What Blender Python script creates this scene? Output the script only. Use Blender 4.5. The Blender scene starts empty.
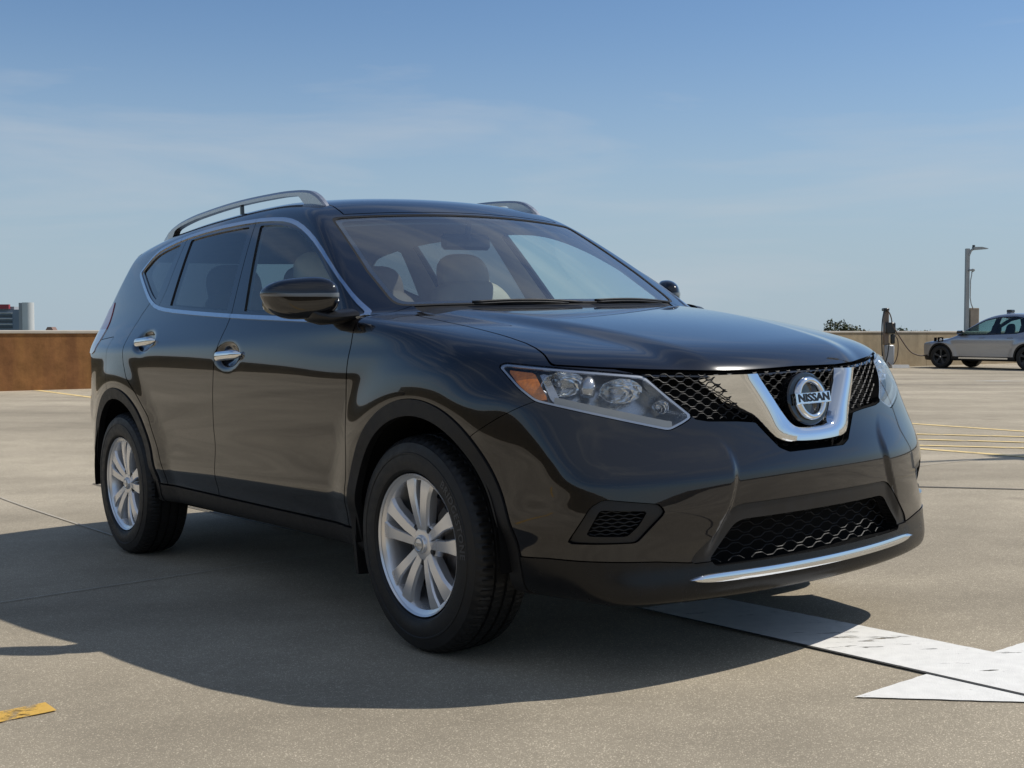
import bpy, math, random
import numpy as np
from mathutils import Vector, Matrix
random.seed(7); rng = np.random.default_rng(7)
sc = bpy.context.scene
COL = sc.collection
# ------------------------------------------------------------------ camera, sky, sun, exposure
FPX = 1214.16; HC = 1.03
cam_d = bpy.data.cameras.new('camera'); cam = bpy.data.objects.new('camera', cam_d); COL.objects.link(cam)
cam.location = (0, 0, HC); cam.rotation_euler = (math.radians(90)-math.atan(53/FPX), 0, 0)
cam_d.sensor_width = 36; cam_d.lens = FPX*36/1024; cam_d.clip_start = .05; cam_d.clip_end = 8000
sc.camera = cam
# the car stands on a patch of deck that drains away by two degrees: its frame in the world
CC = np.array([3.3208379, -3.0109334, 1.0086084])
_y, _p, _r = 2.49142373, -0.03682834, -0.0345194
_fw = np.array([math.cos(_y)*math.cos(_p), math.sin(_y)*math.cos(_p), math.sin(_p)])
_rt = np.array([math.sin(_y), -math.cos(_y), 0]); _up = np.cross(_rt, _fw)
_c, _s = math.cos(_r), math.sin(_r); _rt, _up = _c*_rt+_s*_up, -_s*_rt+_c*_up
_pt = -math.atan(53/FPX)
ZW = math.cos(_pt)*_up+math.sin(_pt)*_fw; YW = math.cos(_pt)*_fw-math.sin(_pt)*_up; XW = _rt
MW = np.array([XW, YW, ZW])                       # car vector -> world vector
def c2w(P): return (np.asarray(P, float)-CC)@MW.T+np.array([0, 0, HC])
CARM = Matrix([[*MW[0], 0], [*MW[1], 0], [*MW[2], 0], [0, 0, 0, 1]]); CARM.translation = Vector(c2w([0, 0, 0]))
SUN = MW@np.array([.275, .578, .78]); SUN /= np.linalg.norm(SUN)
wd = bpy.data.worlds.new('World'); sc.world = wd; wd.use_nodes = True
nt = wd.node_tree; bg = nt.nodes['Background']; bg.inputs[1].default_value = .095
sky = nt.nodes.new('ShaderNodeTexSky'); sky.sky_type = 'NISHITA'; sky.sun_disc = False
sky.sun_elevation = math.asin(SUN[2]); sky.sun_rotation = math.atan2(SUN[0], SUN[1])
sky.altitude = 20; sky.air_density = 1.0; sky.dust_density = .35; sky.ozone_density = 1.6
tc = nt.nodes.new('ShaderNodeTexCoord'); mp = nt.nodes.new('ShaderNodeMapping'); mp.inputs['Scale'].default_value = (1.1, 1.1, 6.5); mp.inputs['Rotation'].default_value = (.05, .09, .4)
nz = nt.nodes.new('ShaderNodeTexNoise'); nz.inputs['Scale'].default_value = 2.3; nz.inputs['Detail'].default_value = 7; nz.inputs['Roughness'].default_value = .55; nz.inputs['Distortion'].default_value = .35
rp = nt.nodes.new('ShaderNodeValToRGB'); rp.color_ramp.elements[0].position = .49; rp.color_ramp.elements[1].position = .80
rp.color_ramp.elements[0].color = (0, 0, 0, 1); rp.color_ramp.elements[1].color = (.62, .62, .62, 1)
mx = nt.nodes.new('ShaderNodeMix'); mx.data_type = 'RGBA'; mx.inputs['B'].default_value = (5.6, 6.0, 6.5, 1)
nt.links.new(tc.outputs['Generated'], mp.inputs[0]); nt.links.new(mp.outputs[0], nz.inputs['Vector']); nt.links.new(nz.outputs[0], rp.inputs[0])
# the paler, cooler air low over the horizon
sx_ = nt.nodes.new('ShaderNodeSeparateXYZ'); nt.links.new(tc.outputs['Generated'], sx_.inputs[0])
hr = nt.nodes.new('ShaderNodeMapRange'); hr.interpolation_type = 'SMOOTHERSTEP'; hr.inputs[1].default_value = -.02; hr.inputs[2].default_value = .30; hr.inputs[3].default_value = .88; hr.inputs[4].default_value = 0; nt.links.new(sx_.outputs[2], hr.inputs[0])
hm = nt.nodes.new('ShaderNodeMix'); hm.data_type = 'RGBA'; hm.inputs['B'].default_value = (4.05, 5.10, 6.05, 1); nt.links.new(hr.outputs[0], hm.inputs['Factor']); tn = nt.nodes.new('ShaderNodeMix'); tn.data_type = 'RGBA'; tn.blend_type = 'MULTIPLY'; tn.inputs['Factor'].default_value = 1; tn.inputs['B'].default_value = (.80, .945, 1.08, 1); nt.links.new(sky.outputs[0], tn.inputs['A']); nt.links.new(tn.outputs['Result'], hm.inputs['A'])
# thin cirrus, plus unseen sky brightening added behind the camera to lift the shadows
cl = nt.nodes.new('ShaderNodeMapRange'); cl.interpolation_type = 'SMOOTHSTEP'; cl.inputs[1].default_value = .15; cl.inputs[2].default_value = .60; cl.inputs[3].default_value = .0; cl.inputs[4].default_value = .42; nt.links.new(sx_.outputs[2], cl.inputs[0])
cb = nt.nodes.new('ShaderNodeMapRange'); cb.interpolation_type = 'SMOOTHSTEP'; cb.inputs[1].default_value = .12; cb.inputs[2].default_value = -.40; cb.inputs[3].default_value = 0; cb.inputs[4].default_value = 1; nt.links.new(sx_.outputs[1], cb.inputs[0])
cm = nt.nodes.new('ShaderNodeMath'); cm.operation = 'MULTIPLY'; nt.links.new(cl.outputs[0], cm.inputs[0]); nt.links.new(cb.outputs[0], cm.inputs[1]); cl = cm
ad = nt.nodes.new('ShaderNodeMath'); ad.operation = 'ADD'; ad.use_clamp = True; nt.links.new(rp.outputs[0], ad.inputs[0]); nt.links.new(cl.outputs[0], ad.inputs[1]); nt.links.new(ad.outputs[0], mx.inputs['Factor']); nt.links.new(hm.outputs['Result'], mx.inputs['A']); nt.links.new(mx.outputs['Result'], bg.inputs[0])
sun_d = bpy.data.lights.new('sun', 'SUN'); sun_d.energy = 4.0; sun_d.angle = math.radians(.53); sun_d.color = (1, .955, .88)
sun = bpy.data.objects.new('sun', sun_d); COL.objects.link(sun); sun.rotation_euler = Vector(SUN).to_track_quat('Z', 'Y').to_euler(); sun.location = (0, 0, 30)
sc.view_settings.view_transform = 'Standard'; sc.view_settings.look = 'None'; sc.view_settings.exposure = 0; sc.view_settings.gamma = 1
sc.render.engine = 'CYCLES'; sc.cycles.use_denoising = True; sc.cycles.max_bounces = 10; sc.cycles.transparent_max_bounces = 16; sc.cycles.caustics_reflective = False; sc.cycles.caustics_refractive = False

# ------------------------------------------------------------------ small helpers
def tag(o, label=None, cat=None, group=None, kind=None):
    if label: o['label'] = label
    if cat: o['category'] = cat
    if group: o['group'] = group
    if kind: o['kind'] = kind
    return o
def empty(name, loc=(0, 0, 0), rz=0):
    o = bpy.data.objects.new(name, None); COL.objects.link(o); o.location = loc; o.rotation_euler = (0, 0, rz); o.empty_display_size = .2; return o
def mesh_obj(name, V, F, mat, parent=None, smooth=True, N=None, edges=()):
    me = bpy.data.meshes.new(name); me.from_pydata(np.asarray(V, float).tolist(), list(edges), [list(f) for f in F]); me.validate(clean_customdata=False)
    me.polygons.foreach_set('use_smooth', [bool(smooth)]*len(me.polygons)); me.update()
    if N is not None: me.normals_split_custom_set_from_vertices(np.asarray(N, float).tolist())
    o = bpy.data.objects.new(name, me); COL.objects.link(o)
    if mat: me.materials.append(mat)
    if parent: o.parent = parent
    return o
class MB:
    """collects simple shapes that become ONE mesh"""
    def __init__(s): s.V = []; s.F = []
    def add(s, V, F):
        n = len(s.V); s.V += [tuple(map(float, v)) for v in V]; s.F += [tuple(i+n for i in f) for f in F]; return s
    def box(s, c, d, rz=0., bev=0.):
        x, y, z = [q/2 for q in d]; b = min(bev, x*.9, y*.9, z*.9)
        if b <= 0:
            V = [(i*x, j*y, k*z) for k in (-1, 1) for j in (-1, 1) for i in (-1, 1)]
            F = [(0, 2, 3, 1), (4, 5, 7, 6), (0, 1, 5, 4), (2, 6, 7, 3), (0, 4, 6, 2), (1, 3, 7, 5)]
        else:
            V = []; F = []; idx = {}
            for k in (-1, 1):
                for j in (-1, 1):
                    for i in (-1, 1):
                        idx[i, j, k] = len(V); V += [(i*(x-b), j*(y-b), k*z), (i*(x-b), j*y, k*(z-b)), (i*x, j*(y-b), k*(z-b))]
            def q(*a): F.append(a)
            for k in (-1, 1): q(*[idx[i, j, k] for i, j in ((-1, -1), (1, -1), (1, 1), (-1, 1))][::k])
            for j in (-1, 1): q(*[idx[i, j, k]+1 for i, k in ((-1, -1), (-1, 1), (1, 1), (1, -1))][::j])
            for i in (-1, 1): q(*[idx[i, j, k]+2 for j, k in ((-1, -1), (1, -1), (1, 1), (-1, 1))][::i])
            for j in (-1, 1):
                for k in (-1, 1): q(idx[-1, j, k], idx[1, j, k], idx[1, j, k]+1, idx[-1, j, k]+1)
            for i in (-1, 1):
                for k in (-1, 1): q(idx[i, -1, k], idx[i, 1, k], idx[i, 1, k]+2, idx[i, -1, k]+2)
                for j in (-1, 1): q(idx[i, j, -1]+1, idx[i, j, 1]+1, idx[i, j, 1]+2, idx[i, j, -1]+2)
            for t in idx.values(): q(t, t+1, t+2)
        ca, sa = math.cos(rz), math.sin(rz)
        return s.add([(c[0]+ca*v[0]-sa*v[1], c[1]+sa*v[0]+ca*v[1], c[2]+v[2]) for v in V], F)
    def tube(s, pts, r, n=8, closed=False, cap=True):
        P = np.array(pts, float); m = len(P); rr = np.full(m, r) if np.isscalar(r) else np.array(r, float)
        T = np.gradient(P, axis=0)
        if closed: T = np.roll(P, -1, 0)-np.roll(P, 1, 0)
        T /= np.maximum(np.linalg.norm(T, axis=1, keepdims=True), 1e-9)
        u = np.cross(T[0], [0, 0, 1.]);
        if np.linalg.norm(u) < .1: u = np.cross(T[0], [1., 0, 0])
        u /= np.linalg.norm(u); V = []
        for i in range(m):
            u = u-T[i]*np.dot(u, T[i]); u /= np.linalg.norm(u); w = np.cross(T[i], u)
            for k in range(n):
                a = 2*math.pi*k/n; V.append(P[i]+rr[i]*(math.cos(a)*u+math.sin(a)*w))
        F = [(i*n+k, i*n+(k+1) % n, ((i+1) % m)*n+(k+1) % n, ((i+1) % m)*n+k) for i in range(m if closed else m-1) for k in range(n)]
        if cap and not closed: F += [tuple(range(n))[::-1], tuple(range((m-1)*n, m*n))]
        return s.add(V, F)
    def lathe(s, prof, n=48, axis='y', c=(0, 0, 0), closed=False):
        """profile of (radius, along-axis)"""
        V = []; m = len(prof)
        for k in range(n):
            a = 2*math.pi*k/n; ca, sa = math.cos(a), math.sin(a)
            for r, h in prof:
                V.append({'y': (c[0]+r*ca, c[1]+h, c[2]+r*sa), 'z': (c[0]+r*ca, c[1]+r*sa, c[2]+h), 'x': (c[0]+h, c[1]+r*ca, c[2]+r*sa)}[axis])
        F = [(k*m+i, k*m+i+1, ((k+1) % n)*m+i+1, ((k+1) % n)*m+i) for k in range(n) for i in range(m-1)]
        return s.add(V, F)
    def loft(s, rings, cap=True, closed=False):
        n = len(rings[0]); m = len(rings); V = [v for r in rings for v in r]
        F = [(i*n+k, i*n+(k+1) % n, ((i+1) % m)*n+(k+1) % n, ((i+1) % m)*n+k) for i in range(m if closed else m-1) for k in range(n)]
        if cap and not closed: F += [tuple(range(n))[::-1], tuple(range((m-1)*n, m*n))]
        return s.add(V, F)
    def prism(s, poly, a, b, axis='y'):
        n = len(poly); f = {'y': lambda u, v, w: (u, w, v), 'x': lambda u, v, w: (w, u, v), 'z': lambda u, v, w: (u, v, w)}[axis]
        V = [f(u, v, a) for u, v in poly]+[f(u, v, b) for u, v in poly]
        return s.add(V, [tuple(range(n)), tuple(range(n, 2*n))[::-1]]+[(i, i+n, (i+1) % n+n, (i+1) % n) for i in range(n)])
    def build(s, name, mat, parent=None, smooth=False, auto=None):
        o = mesh_obj(name, s.V, s.F, mat, parent, smooth)
        import bmesh
        bm = bmesh.new(); bm.from_mesh(o.data); bmesh.ops.recalc_face_normals(bm, faces=bm.faces); 
        if auto is not None:
            for e in bm.edges:
                e.smooth = not (len(e.link_faces) == 2 and e.calc_face_angle(0) > math.radians(auto))
            for f in bm.faces: f.smooth = True
        bm.to_mesh(o.data); bm.free(); return o
# ------------------------------------------------------------------ materials
def mat(name, col, rough=.5, metal=0., spec=.5, coat=0., coat_r=.03, noise=None, bump=None, trans=0., alpha=None, emit=None, sheen=0):
    m = bpy.data.materials.new(name); m.use_nodes = True; t = m.node_tree; b = t.nodes['Principled BSDF']
    b.inputs['Base Color'].default_value = (*col, 1); b.inputs['Roughness'].default_value = rough; b.inputs['Metallic'].default_value = metal
    b.inputs['Specular IOR Level'].default_value = spec; b.inputs['Coat Weight'].default_value = coat; b.inputs['Coat Roughness'].default_value = coat_r
    b.inputs['Transmission Weight'].default_value = trans
    co = t.nodes.new('ShaderNodeTexCoord')
    if noise:                                       # (scale, amount of lightness change, amount of roughness change)
        n = t.nodes.new('ShaderNodeTexNoise'); n.inputs['Scale'].default_value = noise[0]; n.inputs['Detail'].default_value = 5
        t.links.new(co.outputs['Object'], n.inputs['Vector'])
        r = t.nodes.new('ShaderNodeMapRange'); r.inputs[1].default_value = .3; r.inputs[2].default_value = .7
        r.inputs[3].default_value = 1-noise[1]; r.inputs[4].default_value = 1+noise[1]; t.links.new(n.outputs[0], r.inputs[0])
        h = t.nodes.new('ShaderNodeMix'); h.data_type = 'RGBA'; h.blend_type = 'MULTIPLY'; h.inputs['Factor'].default_value = 1; h.inputs['A'].default_value = (*col, 1)
        t.links.new(r.outputs[0], h.inputs['B']); t.links.new(h.outputs['Result'], b.inputs['Base Color'])
        if len(noise) > 2:
            q = t.nodes.new('ShaderNodeMapRange'); q.inputs[1].default_value = .3; q.inputs[2].default_value = .7; q.inputs[3].default_value = max(0, rough-noise[2]); q.inputs[4].default_value = rough+noise[2]
            t.links.new(n.outputs[0], q.inputs[0]); t.links.new(q.outputs[0], b.inputs['Roughness'])
    if bump:                                        # (scale, distance)
        n2 = t.nodes.new('ShaderNodeTexNoise'); n2.inputs['Scale'].default_value = bump[0]; n2.inputs['Detail'].default_value = 3
        t.links.new(co.outputs['Object'], n2.inputs['Vector']); bp = t.nodes.new('ShaderNodeBump'); bp.inputs['Distance'].default_value = bump[1]; bp.inputs['Strength'].default_value = 1
        t.links.new(n2.outputs[0], bp.inputs['Height']); t.links.new(bp.outputs[0], b.inputs['Normal'])
    if emit: b.inputs['Emission Color'].default_value = (*emit[:3], 1); b.inputs['Emission Strength'].default_value = emit[3]
    return m
def glass(name, tint, ior=1.5, rough=0.0, haze=0.):
    """thin pane: tinted see-through plus mirror reflection"""
    m = bpy.data.materials.new(name); m.use_nodes = True; t = m.node_tree; t.nodes.clear()
    o = t.nodes.new('ShaderNodeOutputMaterial'); a = t.nodes.new('ShaderNodeBsdfTransparent'); g = t.nodes.new('ShaderNodeBsdfGlossy'); x = t.nodes.new('ShaderNodeMixShader')
    a.inputs[0].default_value = (*tint, 1); g.inputs['Roughness'].default_value = rough; g.inputs['Color'].default_value = (1, 1, 1, 1)
    ge = t.nodes.new('ShaderNodeNewGeometry'); dp = t.nodes.new('ShaderNodeVectorMath'); dp.operation = 'DOT_PRODUCT'; t.links.new(ge.outputs['Normal'], dp.inputs[0]); t.links.new(ge.outputs['Incoming'], dp.inputs[1])
    def mth(op, a, b=None):
        q = t.nodes.new('ShaderNodeMath'); q.operation = op; q.use_clamp = op == 'MULTIPLY_ADD'
        for k, v in enumerate((a, b)):
            if v is None: continue
            if isinstance(v, (int, float)): q.inputs[k].default_value = v
            else: t.links.new(v, q.inputs[k])
        return q
    p5 = mth('POWER', mth('SUBTRACT', 1., mth('ABSOLUTE', dp.outputs['Value']).outputs[0]).outputs[0], 5.)   # Schlick, both faces of the pane
    n = mth('MULTIPLY_ADD', p5.outputs[0], 1.05); r0 = ((ior-1)/(ior+1))**2; n.inputs[2].default_value = 1.8*r0
    t.links.new(n.outputs[0], x.inputs[0]); t.links.new(a.outputs[0], x.inputs[1]); t.links.new(g.outputs[0], x.inputs[2])
    last = x
    if haze:
        d = t.nodes.new('ShaderNodeBsdfDiffuse'); d.inputs[0].default_value = (.5, .5, .5, 1); y = t.nodes.new('ShaderNodeMixShader'); y.inputs[0].default_value = haze
        t.links.new(x.outputs[0], y.inputs[1]); t.links.new(d.outputs[0], y.inputs[2]); last = y
    t.links.new(last.outputs[0], o.inputs[0]); return m
def speckle(m, scale, amount, dark=.5):
    """aggregate: small light and dark grains over an existing base colour"""
    t = m.node_tree; b = t.nodes['Principled BSDF']; co = t.nodes.new('ShaderNodeTexCoord')
    src = b.inputs['Base Color'].links[0].from_socket if b.inputs['Base Color'].links else None
    v = t.nodes.new('ShaderNodeTexVoronoi'); v.inputs['Scale'].default_value = scale; t.links.new(co.outputs['Object'], v.inputs['Vector'])
    r = t.nodes.new('ShaderNodeMapRange'); r.inputs[3].default_value = 1-amount*dark; r.inputs[4].default_value = 1+amount
    sp = t.nodes.new('ShaderNodeSeparateColor'); t.links.new(v.outputs['Color'], sp.inputs[0])
    pw = t.nodes.new('ShaderNodeMath'); pw.operation = 'POWER'; pw.inputs[1].default_value = 11.0; t.links.new(sp.outputs[0], pw.inputs[0]); t.links.new(pw.outputs[0], r.inputs[0])
    x = t.nodes.new('ShaderNodeMix'); x.data_type = 'RGBA'; x.blend_type = 'MULTIPLY'; x.inputs['Factor'].default_value = 1
    if src: t.links.new(src, x.inputs['A'])
    else: x.inputs['A'].default_value = b.inputs['Base Color'].default_value
    t.links.new(r.outputs[0], x.inputs['B']); t.links.new(x.outputs['Result'], b.inputs['Base Color'])
def text_mesh(body, size, extrude=.001, bold=.0, sx=1., spacing=1.):
    c = bpy.data.curves.new('lettering', 'FONT'); c.body = body; c.size = size; c.extrude = extrude; c.offset = bold; c.align_x = 'CENTER'; c.align_y = 'CENTER'; c.space_character = spacing; c.resolution_u = 3
    o = bpy.data.objects.new('lettering', c); COL.objects.link(o); bpy.context.view_layer.update()
    me = bpy.data.meshes.new_from_object(o.evaluated_get(bpy.context.evaluated_depsgraph_get()))
    V = np.array([v.co[:] for v in me.vertices]); F = [tuple(p.vertices) for p in me.polygons]
    bpy.data.objects.remove(o); bpy.data.curves.remove(c); bpy.data.meshes.remove(me); V[:, 0] *= sx; return V, F

# ------------------------------------------------------------------ the deck
NCAR = MW[:, 2]; P0 = c2w([-1.35, 0, 0])
def sst(a, b, x):
    t = np.clip((np.asarray(x, float)-a)/(b-a), 0, 1); return t*t*t*(t*(6*t-15)+10)
def gz(X, Y):
    """height of the deck: the drained patch under the car easing into the level deck"""
    X = np.asarray(X, float); Y = np.asarray(Y, float)
    zp = P0[2]-(NCAR[0]*(X-P0[0])+NCAR[1]*(Y-P0[1]))/NCAR[2]
    q = np.stack([X-P0[0], Y-P0[1]], -1); a = MW[:2, 0]/np.linalg.norm(MW[:2, 0]); u = q@a; v = q@np.array([-a[1], a[0]])
    d = np.hypot(np.maximum(np.abs(u)-2.1, 0), np.maximum(np.abs(v)-1.0, 0))
    w = 1-sst(.8, 8.5, d)
    return zp*w-.10*sst(17, 33, Y)*sst(1.5, 6, X)
def car_xy(pts):
    """points given on the car's ground plane -> world X, Y"""
    return np.array([c2w([x, y, 0])[:2] for x, y in pts])
def concrete(name, col, stain=.24, speck=260, amount=.35, rough=.85):
    m = mat(name, col, rough, 0, .08); t = m.node_tree; b = t.nodes['Principled BSDF']; co = t.nodes.new('ShaderNodeTexCoord')
    def noise(scale, detail, lo, hi, f0=.3, f1=.7, vec=None, rgh=.55):
        n = t.nodes.new('ShaderNodeTexNoise'); n.inputs['Scale'].default_value = scale; n.inputs['Detail'].default_value = detail; n.inputs['Roughness'].default_value = rgh
        t.links.new(vec or co.outputs['Object'], n.inputs['Vector']); r = t.nodes.new('ShaderNodeMapRange'); r.inputs[1].default_value = f0; r.inputs[2].default_value = f1; r.inputs[3].default_value = lo; r.inputs[4].default_value = hi
        t.links.new(n.outputs[0], r.inputs[0]); return r.outputs[0]
    def mul(a, bb):
        x = t.nodes.new('ShaderNodeMath'); x.operation = 'MULTIPLY'; t.links.new(a, x.inputs[0]); t.links.new(bb, x.inputs[1]); return x.outputs[0]
    mpn = t.nodes.new('ShaderNodeMapping'); mpn.inputs['Scale'].default_value = (.12, .75, 1); mpn.inputs['Rotation'].default_value = (0, 0, .12); t.links.new(co.outputs['Object'], mpn.inputs[0])
    v = mul(noise(.35, 6, 1-stain, 1+stain*.8), noise(2.6, 6, .90, 1.07)); v = mul(v, noise(1.3, 5, 1-stain*.8, 1+stain*.45, vec=mpn.outputs[0])); v = mul(v, noise(38, 4, .94, 1.06, rgh=.7)); v = mul(v, noise(420, 3, .91, 1.09, rgh=.75))
    vo = t.nodes.new('ShaderNodeTexVoronoi'); vo.inputs['Scale'].default_value = .9; t.links.new(co.outputs['Object'], vo.inputs['Vector'])
    vs = t.nodes.new('ShaderNodeTexNoise'); vs.inputs['Scale'].default_value = 6; vs.inputs['Detail'].default_value = 5; t.links.new(co.outputs['Object'], vs.inputs['Vector'])
    dd = t.nodes.new('ShaderNodeMath'); dd.operation = 'MULTIPLY_ADD'; dd.inputs[1].default_value = .22; t.links.new(vs.outputs[0], dd.inputs[0]); t.links.new(vo.outputs['Distance'], dd.inputs[2])
    sr = t.nodes.new('ShaderNodeMapRange'); sr.interpolation_type = 'SMOOTHSTEP'; sr.inputs[1].default_value = .13; sr.inputs[2].default_value = .24; sr.inputs[3].default_value = .80; sr.inputs[4].default_value = 1.; t.links.new(dd.outputs[0], sr.inputs[0]); v = mul(v, sr.outputs[0])      # old drips
    h = t.nodes.new('ShaderNodeMix'); h.data_type = 'RGBA'; h.blend_type = 'MULTIPLY'; h.inputs['Factor'].default_value = 1; h.inputs['A'].default_value = (*col, 1); t.links.new(v, h.inputs['B']); t.links.new(h.outputs['Result'], b.inputs['Base Color'])
    speckle(m, speck, amount, .035)
    n = t.nodes.new('ShaderNodeTexNoise'); n.inputs['Scale'].default_value = 300; n.inputs['Detail'].default_value = 4; n.inputs['Roughness'].default_value = .7; t.links.new(co.outputs['Object'], n.inputs['Vector'])
    bp = t.nodes.new('ShaderNodeBump'); bp.inputs['Distance'].default_value = .0022; bp.inputs['Strength'].default_value = .9; t.links.new(n.outputs[0], bp.inputs['Height']); t.links.new(bp.outputs[0], b.inputs['Normal'])
    return m
M_deck = concrete('deck_concrete', (.374, .322, .242), amount=1.15, speck=360)
AX = MW[:2, 0]/np.linalg.norm(MW[:2, 0]); BX = np.array([-AX[1], AX[0]])         # the deck is laid out along the parked car
def ab(a, b): return P0[:2]+AX*a+BX*b                                             # deck plan -> world X, Y
A0, A1, B0, B1 = -18.55, 46., -13.5, 78.
def axis(lo, hi, fine_lo, fine_hi, hf, n):
    a = np.linspace(lo, fine_lo, n, endpoint=False); b = np.arange(fine_lo, fine_hi, hf); c = np.linspace(fine_hi, hi, n); return np.concatenate([a, b, c])
xs = axis(A0, A1, -16, 13, .2, 8); ys = axis(B0, B1, -12, 16, .2, 14)
gaa, gbb = np.meshgrid(xs, ys, indexing='ij'); gxx = P0[0]+AX[0]*gaa+BX[0]*gbb; gyy = P0[1]+AX[1]*gaa+BX[1]*gbb
V = np.stack([gxx, gyy, gz(gxx, gyy)], -1).reshape(-1, 3); nx, ny = gxx.shape
F = [(i*ny+j, (i+1)*ny+j, (i+1)*ny+j+1, i*ny+j+1) for i in range(nx-1) for j in range(ny-1)]
tag(mesh_obj('parking_deck', V, F, M_deck), kind='structure')
M_land = mat('far_ground', (.07, .085, .045), .95, noise=(.01, .3))
MB().add([(-6000, -6000, -12.5), (6000, -6000, -12.5), (6000, 6000, -12.5), (-6000, 6000, -12.5)], [(0, 1, 2, 3)]).build('ground', M_land); tag(bpy.data.objects['ground'], kind='structure')
def draped(name, outline, m, lift, step=.08, rag=0.):
    """a painted marking: an outline in world X, Y laid on the deck"""
    import bmesh
    pts = []; src = np.array(outline, float); sgn = np.sign(sum(src[i-1, 0]*src[i, 1]-src[i, 0]*src[i-1, 1] for i in range(len(src))))
    for i in range(len(src)):                       # a slightly ragged edge, as rolled paint has
        a, b = src[i], src[(i+1) % len(src)]; L = np.linalg.norm(b-a); k = int(min(120, max(1, L/.025))) if rag else 1; nn = np.array([-(b-a)[1], (b-a)[0]])/max(L, 1e-9)
        for q in range(k): pts.append(a+(b-a)*q/k+(nn*rng.normal(0, rag) if q else 0))
    o = np.array(pts); lo, hi = o.min(0), o.max(0); bm = bmesh.new()
    f = bm.faces.new([bm.verts.new((x, y, 0)) for x, y in o])
    for k in (0, 1):
        for v in np.arange(lo[k]+step, hi[k], step):
            g = bm.verts[:]+bm.edges[:]+bm.faces[:]; co = [0, 0, 0]; no = [0, 0, 0]; co[k] = v; no[k] = 1; bmesh.ops.bisect_plane(bm, geom=g, plane_co=co, plane_no=no)
    for v in bm.verts: v.co.z = float(gz(v.co.x, v.co.y))+lift
    bmesh.ops.recalc_face_normals(bm, faces=bm.faces)
    if sum(f.normal.z for f in bm.faces) < 0: bmesh.ops.reverse_faces(bm, faces=bm.faces)
    me = bpy.data.meshes.new(name); bm.to_mesh(me); bm.free(); ob = bpy.data.objects.new(name, me); COL.objects.link(ob); me.materials.append(m); tag(ob, kind='structure'); return ob
def worn_paint(name, col, wear_lo, wear_hi, scale=5., streak=(1, 1, 1), rot=0.):
    """road paint with holes worn through to the concrete"""
    m = mat(name, col, .7, 0, .3); t = m.node_tree; b = t.nodes['Principled BSDF']; co = t.nodes.new('ShaderNodeTexCoord'); mp_ = t.nodes.new('ShaderNodeMapping'); mp_.inputs['Rotation'].default_value = (0, 0, rot); mp_.inputs['Scale'].default_value = streak
    t.links.new(co.outputs['Object'], mp_.inputs[0])
    n = t.nodes.new('ShaderNodeTexNoise'); n.inputs['Scale'].default_value = scale; n.inputs['Detail'].default_value = 9; n.inputs['Roughness'].default_value = .68; t.links.new(mp_.outputs[0], n.inputs['Vector'])
    r = t.nodes.new('ShaderNodeMapRange'); r.inputs[1].default_value = wear_lo; r.inputs[2].default_value = wear_hi; t.links.new(n.outputs[0], r.inputs[0])
    n2 = t.nodes.new('ShaderNodeTexNoise'); n2.inputs['Scale'].default_value = 22; n2.inputs['Detail'].default_value = 6; t.links.new(co.outputs['Object'], n2.inputs['Vector'])
    r2 = t.nodes.new('ShaderNodeMapRange'); r2.inputs[1].default_value = .3; r2.inputs[2].default_value = .7; r2.inputs[3].default_value = .92; r2.inputs[4].default_value = 1.04; t.links.new(n2.outputs[0], r2.inputs[0])
    h = t.nodes.new('ShaderNodeMix'); h.data_type = 'RGBA'; h.blend_type = 'MULTIPLY'; h.inputs['Factor'].default_value = 1; h.inputs['A'].default_value = (*col, 1); t.links.new(r2.outputs[0], h.inputs['B']); t.links.new(h.outputs['Result'], b.inputs['Base Color'])
    tr = t.nodes.new('ShaderNodeBsdfTransparent'); x = t.nodes.new('ShaderNodeMixShader'); t.links.new(r.outputs[0], x.inputs[0]); t.links.new(tr.outputs[0], x.inputs[1]); t.links.new(b.outputs[0], x.inputs[2]); t.links.new(x.outputs[0], t.nodes['Material Output'].inputs[0])
    n3 = t.nodes.new('ShaderNodeTexNoise'); n3.inputs['Scale'].default_value = 260; t.links.new(co.outputs['Object'], n3.inputs['Vector']); bp = t.nodes.new('ShaderNodeBump'); bp.inputs['Distance'].default_value = .0015; t.links.new(n3.outputs[0], bp.inputs['Height']); t.links.new(bp.outputs[0], b.inputs['Normal'])
    return m
dirw = math.atan2(MW[1, 0], MW[0, 0])
M_white = worn_paint('white_road_paint', (.80, .78, .73), .35, .39, 14, (.30, 1.8, 1), -dirw)
M_yellow = worn_paint('yellow_road_paint', (.66, .40, .085), .36, .46, 12)
M_pale = worn_paint('faded_yellow_road_paint', (.80, .60, .27), .33, .47, 7)
arrow = car_xy([(.06, .035), (1.268, .02), (1.262, -.312), (1.86, .19), (1.275, .70), (1.268, .362), (.13, .360)])
draped('painted_arrow', arrow, M_white, .004, rag=.0011)
ypts = np.array([[-.47, 3.42]])
# joints sawn in the slab: thin dark or pale lines
M_joint = mat('joint_sealant', (.035, .033, .030), .8); M_pjoint = mat('pale_joint', (.42, .38, .31), .9, noise=(30, .2))
def strip_car(name, a, b, w, m, lift=.006): 
    a = np.array(a, float); b = np.array(b, float); d = (b-a)/np.linalg.norm(b-a); n = np.array([-d[1], d[0]])*w/2
    return draped(name, car_xy([a-n, b-n, b+n, a+n]), m, lift, .25)
def strip_w(name, a, b, w, m, lift=.004):
    a = np.array(a, float); b = np.array(b, float); d = (b-a)/np.linalg.norm(b-a); n = np.array([-d[1], d[0]])*w/2
    return draped(name, [a-n, b-n, b+n, a+n], m, lift, .3, 0.0012 if w < .2 and w > .06 else 0.)

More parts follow.
